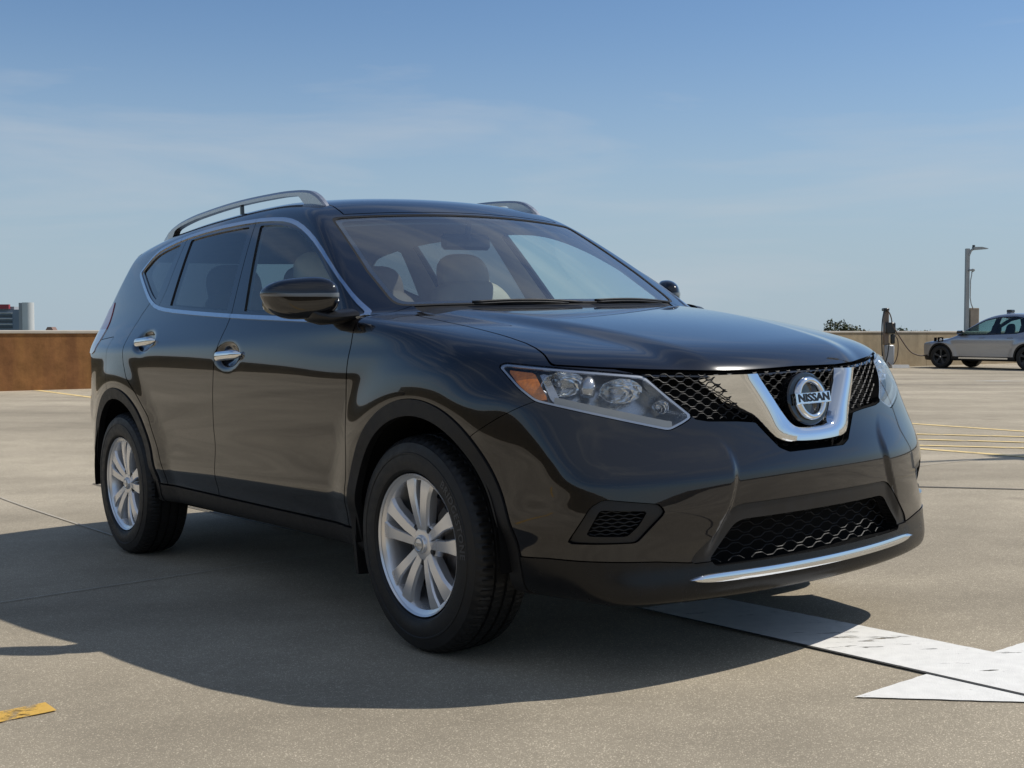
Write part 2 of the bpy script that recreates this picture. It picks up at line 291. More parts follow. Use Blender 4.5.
strip_car('slab_joint', (-12, -.66), (-2.6, -.76), .012, M_pjoint)
strip_car('slab_joint', (-1.9, -9), (-1.9, 7), .009, M_pjoint)
strip_car('slab_joint', (-6, .022), (12, .022), .014, M_joint)
strip_w('slab_joint', (1.2, 8.18), (14, 2.4), .03, M_joint)
strip_w('slab_joint', (2, 24.2), (50, 24.0), .06, M_joint, .005)
# bay lines: the end of one near the camera, one by the far wall, and a hatched aisle beyond the car
e0 = np.array([-1.322, 3.437]); dl = -np.array([MW[0, 1], MW[1, 1]]); dl /= np.linalg.norm(dl)
strip_w('bay_line', e0, e0+dl*4.6, .105, M_yellow)
cf = MW[:2, 0]/np.linalg.norm(MW[:2, 0])
strip_w('bay_line', np.array([-7.4, 19.95])-cf*1.6, np.array([-7.4, 19.95])+cf*6, .11, M_pale)
L1, L2 = np.array([4.465, 13.42]), np.array([3.46, 10.26])
strip_w('aisle_line', L1-cf*3.2, L1+cf*5.4, .11, M_pale); strip_w('aisle_line', L2-cf*3.2, L2+cf*5.4, .11, M_pale)
hd_ = np.array([.962, -.273])
def meet(p, d, q, e): A = np.array([d, -e]).T; t = np.linalg.solve(A, q-p); return p+d*t[0]
for k in range(-2, 5):
    p = np.array([4.232, 12.624])+np.array([-.155, -.70])*k; a = meet(p, hd_, L1, cf); b = meet(p, hd_, L2, cf)
    if (b-L2)@cf > -3.3 and (a-L1)@cf < 5.5: strip_w('aisle_line', b, a, .105, M_pale, .006)
strip_w('faded_line', (10.2, 26.7), (13.4, 26.5), .25, worn_paint('old_white_paint', (.6, .59, .56), .35, .6, 4))
# ------------------------------------------------------------------ parapet walls
def wall_mat(name, col, var, streak_col, amt):
    m = mat(name, col, .88, 0, .2); t = m.node_tree; b = t.nodes['Principled BSDF']; co = t.nodes.new('ShaderNodeTexCoord')
    mp_ = t.nodes.new('ShaderNodeMapping'); mp_.inputs['Scale'].default_value = (1.4, 1.4, .18); t.links.new(co.outputs['Object'], mp_.inputs[0])
    n = t.nodes.new('ShaderNodeTexNoise'); n.inputs['Scale'].default_value = 1.6; n.inputs['Detail'].default_value = 7; n.inputs['Roughness'].default_value = .62; t.links.new(mp_.outputs[0], n.inputs['Vector'])
    n2 = t.nodes.new('ShaderNodeTexNoise'); n2.inputs['Scale'].default_value = 3.2; n2.inputs['Detail'].default_value = 8; n2.inputs['Roughness'].default_value = .7; t.links.new(co.outputs['Object'], n2.inputs['Vector'])
    r = t.nodes.new('ShaderNodeMapRange'); r.inputs[1].default_value = .42; r.inputs[2].default_value = .72; r.inputs[4].default_value = amt; t.links.new(n.outputs[0], r.inputs[0])
    x = t.nodes.new('ShaderNodeMix'); x.data_type = 'RGBA'; x.inputs['A'].default_value = (*col, 1); x.inputs['B'].default_value = (*streak_col, 1); t.links.new(r.outputs[0], x.inputs['Factor'])
    r2 = t.nodes.new('ShaderNodeMapRange'); r2.inputs[1].default_value = .3; r2.inputs[2].default_value = .7; r2.inputs[3].default_value = 1-var; r2.inputs[4].default_value = 1+var; t.links.new(n2.outputs[0], r2.inputs[0])
    h = t.nodes.new('ShaderNodeMix'); h.data_type = 'RGBA'; h.blend_type = 'MULTIPLY'; h.inputs['Factor'].default_value = 1; t.links.new(x.outputs['Result'], h.inputs['A']); t.links.new(r2.outputs[0], h.inputs['B']); t.links.new(h.outputs['Result'], b.inputs['Base Color'])
    bp = t.nodes.new('ShaderNodeBump'); bp.inputs['Distance'].default_value = .01; t.links.new(n2.outputs[0], bp.inputs['Height']); t.links.new(bp.outputs[0], b.inputs['Normal']); return m
M_brown = wall_mat('brown_stained_concrete', (.200, .090, .036), .30, (.31, .155, .05), .75)
M_tan = wall_mat('tan_concrete', (.36, .285, .185), .16, (.26, .20, .125), .6)
M_cap = mat('pale_coping', (.46, .41, .34), .8, noise=(3, .1))
def parapet(name, a, b, m, label, ztop=1.045, zb=-12.4, t=.25):
    """a wall from a to b (world X, Y), its inner face on the line, with a thin coping; the slab edge below the deck too"""
    a = np.array(a); b = np.array(b); L = np.linalg.norm(b-a); o = empty(name, (*((a+b)/2), 0), math.atan2(*(b-a)[::-1])); tag(o, label, 'wall')
    n = max(1, int(L/9)); mb = MB()
    for k in range(n): mb.box((-L/2+(k+.5)*L/n, t/2, (ztop-.06-.35)/2), (L/n-.012, t, ztop-.06+.35))
    mb.build('wall_panels', m, o); MB().box((0, t/2, ztop-.03), (L+.02, t+.05, .058), bev=.012).build('coping', M_cap, o)
    return o
BJ = 13.0
M_olive = wall_mat('dark_olive_concrete', (.085, .072, .046), .25, (.13, .10, .06), .6)  # dark tone put into the colour so the doors mirror a dark band
parapet('parapet_wall', ab(-17.15, -.6), ab(-17.15, BJ), M_brown, 'low rust-brown stained concrete parapet wall behind the rear of the black SUV')
parapet('parapet_wall', ab(-17.15, B0+.3), ab(-17.15, -.62), M_olive, 'dark olive stretch of parapet left of the rust-brown wall, mirrored in the SUV doors')  # same parapet out of view; its shade is put into the colour
parapet('parapet_wall', ab(A0, BJ), ab(A0, B1), M_tan, 'low tan concrete parapet wall behind the silver car and the charger', 1.03)
parapet('parapet_wall', ab(A1, B0), ab(A0, B0), M_olive, 'dark olive parapet wall along the near edge of the deck, mirrored in the SUV doors', 2.1)  # unseen; height and dark colour set for its reflection in the doors
parapet('parapet_wall', ab(A1, B1), ab(A1, B0), M_tan, 'tan parapet wall in front of the parked SUV, mirrored in its bumper')
parapet('parapet_wall', ab(A0, B1), ab(A1, B1), M_tan, 'tan parapet wall at the far right end of the deck')
M_slab = mat('slab_edge', (.30, .27, .22), .9)
mb = MB(); mb.box((0, 0, 0), (A1-A0-.1, B1-B0-.1, 11.4)); gs = mb.build('garage_storeys', M_slab); gs.location = (*ab((A0+A1)/2, (B0+B1)/2), -6.3); gs.rotation_euler = (0, 0, math.atan2(AX[1], AX[0])); tag(gs, kind='structure')
# ------------------------------------------------------------------ trees: a tapered trunk with limbs, and leaf clumps spread through lobes
M_bark = mat('bark', (.10, .075, .05), .9, noise=(3, .3), bump=(9, .03))
def leaf_mat(name, col):
    m = mat(name, col, .7, 0, .3); t = m.node_tree; b = t.nodes['Principled BSDF']; g = t.nodes.new('ShaderNodeNewGeometry'); r = t.nodes.new('ShaderNodeMapRange'); r.inputs[3].default_value = .45; r.inputs[4].default_value = 1.7; t.links.new(g.outputs['Random Per Island'], r.inputs[0])
    h = t.nodes.new('ShaderNodeMix'); h.data_type = 'RGBA'; h.blend_type = 'MULTIPLY'; h.inputs['Factor'].default_value = 1; h.inputs['A'].default_value = (*col, 1); t.links.new(r.outputs[0], h.inputs['B']); t.links.new(h.outputs['Result'], b.inputs['Base Color']); return m
M_leaf = [leaf_mat('leaf_dark', (.040, .060, .022)), leaf_mat('leaf_mid', (.060, .080, .030)), leaf_mat('leaf_olive', (.075, .080, .034))]
def tree(name, base, lobes, m, label, leaf=.22, dens=60, trunk=.3, group=None):
    o = empty(name, base); tag(o, label, 'tree', group); mb = MB(); V = []; F = []
    top = np.array([l[:3] for l in lobes]).mean(0)
    mb.tube([(0, 0, 0), (.1, .05, top[2]*.35), (top[0]*.5, top[1]*.5, top[2]*.7), (top[0], top[1], top[2])], [trunk, trunk*.8, trunk*.55, trunk*.2], 9)
    for x, y, z, rx, rz2 in lobes:
        mb.tube([(top[0]*.4, top[1]*.4, top[2]*.6), (x*.7+top[0]*.2, y*.7, z*.85), (x, y, z+rz2*.5)], [trunk*.35, trunk*.2, trunk*.05], 6)
        n = int(dens*rx*rx)
        d = rng.normal(size=(n, 3)); d /= np.linalg.norm(d, axis=1, keepdims=True); rr = rng.uniform(.55, 1.06, n)**.6*(1+.14*np.sin(7*d[:, 0]+3*x)+.12*np.sin(9*d[:, 1]+x)*np.sin(6*d[:, 2]))
        C_ = np.array([x, y, z])+d*rr[:, None]*np.array([rx, rx, rz2])
        for c in C_:
            a = rng.normal(size=3); a /= np.linalg.norm(a); b = np.cross(a, rng.normal(size=3)); b /= np.linalg.norm(b); s = leaf*rng.uniform(.5, 1.25); k = len(V)
            V += [c-a*s, c+b*s*.55, c+a*s, c-b*s*.55]; F.append((k, k+1, k+2, k+3))
    mb.build('trunk', M_bark, o, smooth=True); mesh_obj('crown', V, F, m, o, False); return o
def at_px(px, Yd, z): return ((px-512)/FPX*Yd, Yd, z)
T0 = -12.5
tree('broadleaf_tree', at_px(846, 78, T0), [(-.7, 0, 13.2, .95, 1.0), (.1, .3, 13.05, .85, .8), (.75, 0, 12.85, .85, .9), (1.3, 0, 12.7, .8, .8), (-.1, 0, 11.4, 2.6, 1.9)], M_leaf[2], 'broad olive tree top rising above the tan parapet, left of the charger', .095, 1500, .3, 'trees beyond the far parapet')
tree('broadleaf_tree', at_px(899, 80, T0), [(0, 0, 13.35, .32, .42), (.1, 0, 12.2, 1.2, 1.3)], M_leaf[0], 'small dark tree top just right of the charger, above the tan parapet', .07, 2600, .25, 'trees beyond the far parapet')
tree('broadleaf_tree', at_px(911, 95, T0), [(0, 0, 13.2, .5, .36), (.1, 0, 12.1, 1.4, 1.3)], M_leaf[1], 'tiny low tree top between the charger and the silver car, above the tan parapet', .08, 1300, .25, 'trees beyond the far parapet')
tree('broadleaf_tree', at_px(924, 105, T0), [(0, 0, 13.15, .6, .42), (.1, 0, 12.1, 1.5, 1.3)], M_leaf[2], 'faint low tree top nearest the silver car, above the tan parapet', .08, 1200, .25, 'trees beyond the far parapet')
# ------------------------------------------------------------------ far buildings over the brown wall
M_bl = mat('grey_blue_cladding', (.20, .25, .31), .6, noise=(.2, .1)); M_wh = mat('white_render', (.62, .62, .60), .7, noise=(.3, .06)); M_win = mat('dark_window', (.05, .07, .09), .15); M_red = mat('red_fascia', (.34, .05, .06), .5); M_gr2 = mat('grey_shaft', (.34, .35, .36), .7)
s_ = 250.; k_ = s_/FPX; zz = lambda y: HC+(331-y)*k_
def px2(x): return (x-512)*k_
bo = empty('office_building', (px2(3), s_+3, T0)); tag(bo, 'distant grey-blue office block with a dark red roof fascia beyond the brown wall', 'building')
MB().box((0, 0, (zz(309.5)-T0)/2), (34*k_, 4, zz(309.5)-T0)).build('wall', M_bl, bo)
MB().box((-8*k_, -2.3, zz(306.6)-T0), (28*k_, .8, 4.4*k_)).build('fascia', M_red, bo)
MB().box((-3*k_, 0, zz(308)-T0), (24*k_, 3, 3*k_)).build('roof', M_gr2, bo)
for y in (316, 321.5, 327, 333): MB().box((-3*k_, -2.05, zz(y)-T0), (22*k_, .2, 2.1*k_)).build('window_band', M_win, bo)
for y in (313, 318.7, 324.2): MB().box((-3*k_, -2.15, zz(y)-T0), (22.5*k_, .3, .8*k_)).build('balcony_band', M_wh, bo)
tw = empty('stair_tower', (px2(29.0)*(s_-3)/s_, s_-3, T0)); tag(tw, 'distant pale round tower standing at the right end of the grey-blue office block', 'tower')
MB().lathe([(.01, zz(303)-T0), (5.6*k_, zz(303)-T0), (5.6*k_, 0)], 28, 'z').build('drum', M_wh, tw, auto=40); MB().box((-6.5*k_, 1.2, (zz(303.2)-T0)/2), (6*k_, 2.2, zz(303.2)-T0)).build('shaft', M_gr2, tw)
hb = empty('far_house', (px2(52), s_, T0)); tag(hb, 'tiny distant brown roof peeping over the brown wall near the SUV', 'building')
MB().box((0, 0, (zz(330.5)-T0)/2), (7*k_, 2, zz(330.5)-T0)).build('wall', M_wh, hb); MB().prism([(-4*k_, zz(330.5)-T0), (4*k_, zz(330.5)-T0), (2*k_, zz(327)-T0), (-2*k_, zz(327)-T0)], -1.2, 1.2).build('roof', mat('brown_roof', (.24, .15, .12), .7), hb)
# ------------------------------------------------------------------ lamp posts
M_pole = mat('grey_pole', (.36, .37, .36), .5, .3, noise=(4, .1)); M_dkgrey = mat('dark_grey_fitting', (.05, .05, .055), .5); M_pier = mat('tan_pier', (.37, .30, .23), .85, noise=(5, .12))
q = 41.8; kq = q/FPX
lp = empty('lamp_post', ((965.8-512)*kq, q, -.1)); tag(lp, 'slim grey lamp post with one arm, standing behind the tan parapet by the silver car', 'street lamp')
zq = lambda y: HC+(331-y)*kq+.1
MB().box((0, 0, zq(249)/2), (.125, .125, zq(249))).build('pole', M_pole, lp, auto=30)
mb = MB(); mb.tube([(.03, -.05, zq(256)), (.10, -.05, zq(251)), (.20, -.05, zq(249))], .04, 8); mb.loft([[(.17, -.16, zq(250.6)), (.17, .06, zq(250.6)), (.17, .06, zq(247.6)), (.17, -.16, zq(247.6))], [(.42, -.20, zq(250.0)), (.42, .10, zq(250.0)), (.42, .10, zq(247.6)), (.42, -.20, zq(247.6))], [(.66, -.14, zq(249.5)), (.66, .04, zq(249.5)), (.66, .04, zq(248.9)), (.66, -.14, zq(248.9))]]); mb.build('lamp_head', M_pole, lp, auto=30)
MB().lathe([(.001, zq(245.5)), (.045, zq(245.6)), (.05, zq(248))], 12, 'z', (.19, -.05, 0)).build('photocell', M_dkgrey, lp)
mb = MB(); mb.box((.12, -.08, zq(270.5)), (.20, .12, .06), bev=.015); mb.lathe([(.001, zq(272.5)), (.05, zq(271.5)), (.055, zq(269.5)), (.001, zq(269))], 12, 'z', (.16, -.1, 0)); mb.build('camera', M_pole, lp)
MB().tube([(.13, -.09, zq(272)), (.12, -.09, zq(276)), (.085, -.09, zq(281)), (.085, -.09, zq(298)), (.12, -.09, zq(304)), (.19, -.09, zq(309))], .018, 6).build('conduit', M_pole, lp, smooth=True)
pr_ = MB().box((.27, .12, (zq(308)+.0)/2), (.30, .34, zq(308)), bev=.015).build('pier', M_pier, lp)
lp2 = empty('lamp_post', (*(np.array([3.55, 9.25])+SUN[:2]/SUN[2]*6.05), 0)); tag(lp2, 'tall twin-arm lamp post at the right whose shadow falls across the hatched aisle', 'street lamp')
MB().lathe([(.001, 6.1), (.06, 6.1), (.09, .5), (.22, .45), (.22, 0)], 14, 'z').build('pole', M_pole, lp2, auto=30)
MB().box((-.25, -.05, 6.02), (2.2, .07, .07), rz=.35).build('arm', M_pole, lp2)
for sx in (-1, 1): MB().box((sx*.95-.25, sx*.36-.05, 6.02), (1.0, .50, .10), rz=.35, bev=.03).build('lamp_head', M_pole, lp2)

# ---------------------------------------------------------------- implicit body of the black SUV (car frame: x forward, y left, z up)
WB = -2.706
WR = 0.352
def curve(pts, sm=0.03, lo=None, hi=None):
    """monotone cubic through the points, lightly smoothed, as a lookup"""
    pts = np.array(sorted(pts), float); x, y = pts[:, 0], pts[:, 1]
    h = np.diff(x); d = np.diff(y)/h
    m = np.zeros(len(x)); m[0], m[-1] = d[0], d[-1]
    for i in range(1, len(x)-1):
        if d[i-1]*d[i] > 0:
            w1, w2 = 2*h[i]+h[i-1], h[i]+2*h[i-1]
            m[i] = (w1+w2)/(w1/d[i-1]+w2/d[i])
    n = 3000; pad = 0.5
    t = np.linspace(x[0]-pad, x[-1]+pad, n)
    k = np.clip(np.searchsorted(x, t)-1, 0, len(x)-2)
    s = (t-x[k])/h[k]; s2 = s*s; s3 = s2*s
    v = (2*s3-3*s2+1)*y[k]+(s3-2*s2+s)*h[k]*m[k]+(-2*s3+3*s2)*y[k+1]+(s3-s2)*h[k]*m[k+1]
    v = np.where(t < x[0], y[0]+(t-x[0])*m[0], v); v = np.where(t > x[-1], y[-1]+(t-x[-1])*m[-1], v)
    if sm > 0:
        dt = t[1]-t[0]; r = max(1, int(3*sm/dt)); kk = np.exp(-.5*((np.arange(-r, r+1)*dt)/sm)**2); kk /= kk.sum()
        e0 = v[0]+(np.arange(-r, 0))*(v[1]-v[0]); e1 = v[-1]+(np.arange(1, r+1))*(v[-1]-v[-2])
        v = np.convolve(np.concatenate([e0, v, e1]), kk, 'valid')
    return lambda q: np.interp(q, t, v)
def smax(a, b, r):
    h = np.maximum(r-np.abs(a-b), 0)/r
    return np.maximum(a, b)+h*h*h*r/6
def smin(a, b, r): return -smax(-a, -b, r)
def sstep(a, b, x):
    t = np.clip((x-a)/(b-a), 0, 1); return t*t*t*(t*(6*t-15)+10)
# door section: half width against height
SZ = curve([(.16, .76), (.24, .825), (.30, .858), (.36, .872), (.40, .878), (.435, .888), (.46, .897), (.50, .9005), (.55, .8995), (.60, .9015), (.68, .9085), (.75, .9128), (.80, .9150), (.85, .9163), (.90, .9168), (.945, .9163), (1.0, .9105), (1.05, .897), (1.10, .875), (1.14, .854), (1.20, .827), (1.30, .782), (1.40, .735), (1.50, .685), (1.56, .652), (1.62, .612), (1.70, .55)], .012)
# plan taper of the lower body and of the greenhouse
PX = curve([(-3.75, -.13), (-3.5, -.070), (-3.2, -.036), (-2.9, -.015), (-2.5, -.002), (-2.0, .002), (-1.4, .003), (-.8, .000), (-.4, -.002), (0, -.006), (.3, -.014), (.5, -.028), (.7, -.055), (.9, -.12)], .12)
PG = curve([(-3.75, -.14), (-3.4, -.085), (-3.0, -.047), (-2.5, -.018), (-2.0, -.002), (-1.5, .003), (-1.0, .0), (-.6, -.006), (-.2, -.012), (.3, -.03), (.8, -.08)], .12)
SH = curve([(-3.0, .05), (-2.3, .055), (-1.9, .035), (-1.3, .005), (-.8, -.02), (-.45, -.045), (0, -.045)], .1)   # the widest line falls towards the front
AF = (.045, .368); AR = (-2.69, .368)          # wheel arch centres
def side_w(x, z):
    zs = z-SH(x)*(1-sstep(.97, 1.10, z))*sstep(.62, .76, z)
    s = SZ(zs)
    s = s-.0038*np.exp(-((z-.612)/.058)**2)*sstep(-2.25, -1.95, x)*(1-sstep(-1.25, -.62, x))       # scoop along the foot of the doors
    g = sstep(.95, 1.25, z)
    s = s+PX(x)*(1-g)+PG(x)*g
    rf = np.hypot(x-AF[0], z-AF[1]); rr = np.hypot(x-AR[0], z-AR[1])
    s = s+.020*(1-sstep(.44, .66, rf))*sstep(.30, .42, rf)+.018*(1-sstep(.45, .66, rr))*sstep(.30, .42, rr)
    for hx, hz in ((-1.366, .982), (-2.335, 1.056)):      # finger cups behind the door handles
        s = s-.024*np.exp(-(((x-hx)/.094)**2+((z-hz)/.044)**2)**2)
    s = s-.055*sstep(.80, .97, z)*sstep(.15, .62, x)       # the bonnet narrows towards the lamps
    # haunch over the rear wheel
    s = s+.012*np.exp(-((x+2.75)/.55)**2-((z-.93)/.16)**2)
    return s
# front face: centre profile against height, sweep across, raised corner pads beside a slightly sunk centre panel
FC = curve([(.14, .84), (.19, .908), (.23, .926), (.28, .930), (.34, .922), (.42, .918), (.50, .926), (.58, .926), (.63, .915), (.68, .898), (.74, .882), (.80, .872), (.86, .863), (.92, .853), (.97, .836), (1.05, .795)], .014)
YK = curve([(.20, .55), (.42, .43), (.55, .365), (.65, .35), (.74, .42), (.85, .55)], .03)
FQ = curve([(.2, .20), (.5, .21), (.68, .25), (.85, .31), (1.0, .36)], .05)
def front_x(y, z):
    pad = .0125*sstep(-.018, .018, y-YK(z))*(1-np.clip((y-YK(z))/.36, 0, 1)**1.5)*sstep(.33, .44, z)*(1-sstep(.56, .74, z))
    return FC(z)-FQ(z)*y*y-.10*y**4+pad
HOODC = curve([(-.9, 1.23), (-.5, 1.163), (-.2, 1.128), (0, 1.105), (.2, 1.076), (.4, 1.040), (.6, .995), (.72, .963), (.82, .930), (.95, .88)], .05)
HD = curve([(-.6, .35), (-.2, .45), (.2, .75), (.5, 1.05), (.9, 1.2)], .06)
def hood(x, y):
    yr = np.interp(x, [-.3, .2, .8], [.60, .50, .36])
    dome = .016*(1-sstep(-.07, .09, y-yr))
    return HOODC(x)-.016+dome-HD(x)*(.024*(y/.75)**2+.016*(y/.75)**6)
RC = curve([(-3.5, 1.53), (-3.25, 1.580), (-3.0, 1.616), (-2.6, 1.650), (-2.2, 1.667), (-1.8, 1.672), (-1.5, 1.667), (-1.25, 1.647), (-1.05, 1.612), (-.8, 1.54)], .06)
def roof(x, y): return RC(x)-.034*(y/.6)**2-.012*(y/.6)**6
def wind(x, y):
    s = -(x+.175+.33*y*y)          # metres behind the base of the glass
    return 1.105+.665*s-.075*s*s-.02*s**3
RR = curve([(.16, -3.50), (.30, -3.63), (.45, -3.68), (.62, -3.69), (.74, -3.675), (.80, -3.62), (.95, -3.585), (1.1, -3.57), (1.18, -3.54), (1.35, -3.44), (1.5, -3.34), (1.55, -3.31), (1.62, -3.27)], .012)
def rear(y, z): return -RR(z)-.22*y*y-.30*y**4
RT = curve([(-3.4, .08), (-1.2, .08), (-.9, .05), (-.5, .05), (-.25, .06), (.1, .12), (.4, .15), (.7, .17)], .08)
RF = curve([(.2, .10), (.35, .14), (.75, .18), (.95, .19)], .03)
RB = curve([(.3, .20), (.9, .15), (1.2, .08), (1.5, .06)], .03)
BZ = curve([(-3.7, .30), (-2.3, .30), (-.6, .285), (-.2, .265), (.3, .258), (.9, .232)], .1)
def G0(x, y, z):
    y = np.abs(y)
    side = y-side_w(x, z)
    top = np.minimum(9, hood(x, y))
    gh = smin(wind(x, y), roof(x, y), .05)
    T = smax(hood(x, y), gh, .02)
    rt = RT(x)
    g = smax(side, (z-T)*.88, rt)
    rf = RF(z)
    fr = (x-front_x(y, z))
    g = smax(g, fr, rf)
    re = (-x-rear(y, z))*.95
    g = smax(g, re, RB(z))
    g = smax(g, BZ(x)-z, .05)
    return g
def arches(x, y, z):
    """positive inside the wheel wells"""
    ya = np.abs(y)
    a = np.minimum(.415-np.hypot(x-AF[0], z-AF[1]), ya-.62)
    b = np.minimum(.420-np.hypot(x-AR[0], z-AR[1]), ya-.62)
    return np.maximum(a, b)
def G(x, y, z): return np.maximum(G0(x, y, z), arches(x, y, z))
def grad(fn, P, h=4e-4):
    g = np.empty_like(P)
    for k in range(3):
        d = np.zeros(3); d[k] = h
        a = P+d; b = P-d
        g[:, k] = (fn(a[:, 0], a[:, 1], a[:, 2])-fn(b[:, 0], b[:, 1], b[:, 2]))/(2*h)
    return g
def normals(P, fn=None, h=1.5e-3):
    g = grad(fn or G0, P, h); return g/np.maximum(np.linalg.norm(g, axis=1, keepdims=True), 1e-9)
def project(P, fn=None, n=4):
    fn = fn or G0
    for _ in range(n):
        v = fn(P[:, 0], P[:, 1], P[:, 2]); g = grad(fn, P)
        P = P-(v/np.maximum((g*g).sum(1), .05))[:, None]*g
    return P
def raycast(O, D, fn=None, t0=0., t1=8., n=1200):
    """first entry of each ray into the body"""
    fn = fn or G0
    O = np.atleast_2d(np.asarray(O, float)); D = np.atleast_2d(np.asarray(D, float)); O = np.broadcast_to(O, D.shape)
    t = np.linspace(t0, t1, n); out = np.full(D.shape, np.nan)
    for i in range(len(D)):
        q = O[i]+t[:, None]*D[i]; v = fn(q[:, 0], q[:, 1], q[:, 2]); k = np.where((v[:-1] > 0) & (v[1:] <= 0))[0]
        if len(k):
            a, b = t[k[0]], t[k[0]+1]
            for _ in range(25):
                m = (a+b)/2; p = O[i]+m*D[i]
                if fn(p[0:1], p[1:2], p[2:3])[0] > 0: a = m
                else: b = m
            out[i] = O[i]+b*D[i]
    return out
def surfnet(fn, lo, hi, h):
    n = np.ceil((np.array(hi)-lo)/h).astype(int)+1
    ax = [lo[i]+h*np.arange(n[i]) for i in range(3)]
    V = np.empty(n, np.float32)
    for i in range(n[0]):
        yy, zz = np.meshgrid(ax[1], ax[2], indexing='ij')
        V[i] = fn(np.full(yy.shape, ax[0][i]), yy, zz)
    ins = V < 0
    c = np.zeros(n-1, np.int8)
    for a in (0, 1):
        for b in (0, 1):
            for d in (0, 1): c += ins[a:n[0]-1+a, b:n[1]-1+b, d:n[2]-1+d]
    act = (c > 0) & (c < 8); idx = -np.ones(act.shape, np.int64); idx[act] = np.arange(act.sum())
    I = np.argwhere(act); acc = np.zeros((len(I), 3)); cnt = np.zeros(len(I))
    corners = [(a, b, d) for a in (0, 1) for b in (0, 1) for d in (0, 1)]
    val = {q: V[I[:, 0]+q[0], I[:, 1]+q[1], I[:, 2]+q[2]] for q in corners}
    for q in corners:
        for k in range(3):
            if q[k] == 0:
                r = list(q); r[k] = 1; r = tuple(r); v0, v1 = val[q], val[r]; m = (v0 < 0) != (v1 < 0)
                t = np.where(m, v0/np.where(v0 == v1, 1, v0-v1), 0)
                pt = np.tile(np.array(q, float), (len(I), 1)); pt[:, k] = t
                acc[m] += pt[m]; cnt[m] += 1
    P = (I+acc/cnt[:, None])*h+np.array(lo)
    Q = []
    for k in range(3):
        a, b = [(1, 2), (2, 0), (0, 1)][k]
        sl0 = [slice(None)]*3; sl1 = [slice(None)]*3; sl0[k] = slice(0, -1); sl1[k] = slice(1, None)
        m = ins[tuple(sl0)] != ins[tuple(sl1)]
        E = np.argwhere(m); E = E[(E[:, a] > 0) & (E[:, b] > 0) & (E[:, a] < n[a]-1) & (E[:, b] < n[b]-1)]
        s = ins[tuple(E.T)]
        def at(da, db):
            e = E.copy(); e[:, a] += da; e[:, b] += db; return idx[tuple(e.T)]
        q = np.stack([at(-1, -1), at(0, -1), at(0, 0), at(-1, 0)], 1)
        q[~s] = q[~s][:, ::-1]; Q.append(q)
    return P, np.concatenate(Q)

# ------------------------------------------------------------------ cutting the skin into panels
class Sk:
    """a piece of skin: points, and polygons padded with -1"""
    def __init__(s, P, F): s.P = P; s.F = F
    def used(s):
        u = np.unique(s.F[s.F >= 0]); m = -np.ones(len(s.P), int); m[u] = np.arange(len(u))
        F = np.where(s.F >= 0, m[np.clip(s.F, 0, None)], -1); return Sk(s.P[u], F)
    def polys(s): return [tuple(int(i) for i in f if i >= 0) for f in s.F]
def pad(F, w):
    F = np.asarray(F, int)
    return F if F.shape[1] >= w else np.concatenate([F, -np.ones((len(F), w-F.shape[1]), int)], 1)
def clip(sk, f):
    """split a piece along f = 0 into (f < 0, f > 0)"""
    f = np.where(np.abs(f) < 1e-7, 1e-7, f); F = sk.F
    if len(F) == 0: return sk, sk
    neg = (f < 0)[np.clip(F, 0, None)] | (F < 0); pos = (f > 0)[np.clip(F, 0, None)] | (F < 0)
    an = neg.all(1); ap = pos.all(1); st = ~(an | ap)
    newP = []; cache = {}; A = []; B = []; n0 = len(sk.P)
    def cut(i, j):
        k = (i, j) if i < j else (j, i)
        if k not in cache:
            t = f[i]/(f[i]-f[j]); cache[k] = n0+len(newP); newP.append(sk.P[i]+t*(sk.P[j]-sk.P[i]))
        return cache[k]
    for q in F[st]:
        q = [int(i) for i in q if i >= 0]; a = []; b = []
        for i in range(len(q)):
            u, v = q[i], q[(i+1) % len(q)]
            (a if f[u] < 0 else b).append(u)
            if (f[u] < 0) != (f[v] < 0):
                c = cut(u, v); a.append(c); b.append(c)
        if len(a) > 2: A.append(a)
        if len(b) > 2: B.append(b)
    P = np.concatenate([sk.P, np.array(newP)]) if newP else sk.P
    def asm(m, L):
        w = max([F.shape[1]]+[len(x) for x in L]); out = [pad(F[m], w)]
        if L: out.append(np.array([x+[-1]*(w-len(x)) for x in L]))
        return Sk(P, np.concatenate(out)).used()
    return asm(an, A), asm(ap, B)
def sdpoly(U, V, poly):
    """signed distance to a closed outline, negative inside"""
    poly = np.asarray(poly, float); d = np.full(len(U), 1e9); ins = np.zeros(len(U), bool); n = len(poly)
    for i in range(n):
        a = poly[i]; b = poly[(i+1) % n]; e = b-a; w = np.stack([U-a[0], V-a[1]], 1)
        t = np.clip((w@e)/max(e@e, 1e-12), 0, 1); q = w-t[:, None]*e; d = np.minimum(d, (q*q).sum(1))
        c = (a[1] <= V) != (b[1] <= V)
        with np.errstate(divide='ignore', invalid='ignore'): xi = a[0]+(V-a[1])*(b[0]-a[0])/(b[1]-a[1])
        ins ^= c & (U < xi)
    return np.sqrt(d)*np.where(ins, -1, 1)
def chaikin(p, n=2, closed=True, keep=()):
    p = [np.array(q, float) for q in p]
    for _ in range(n):
        o = []
        m = len(p)
        for i in range(m if closed else m-1):
            a, b = p[i], p[(i+1) % m]; o += [.75*a+.25*b, .25*a+.75*b]
        if not closed: o = [p[0]]+o+[p[-1]]
        p = o
    return np.array(p)
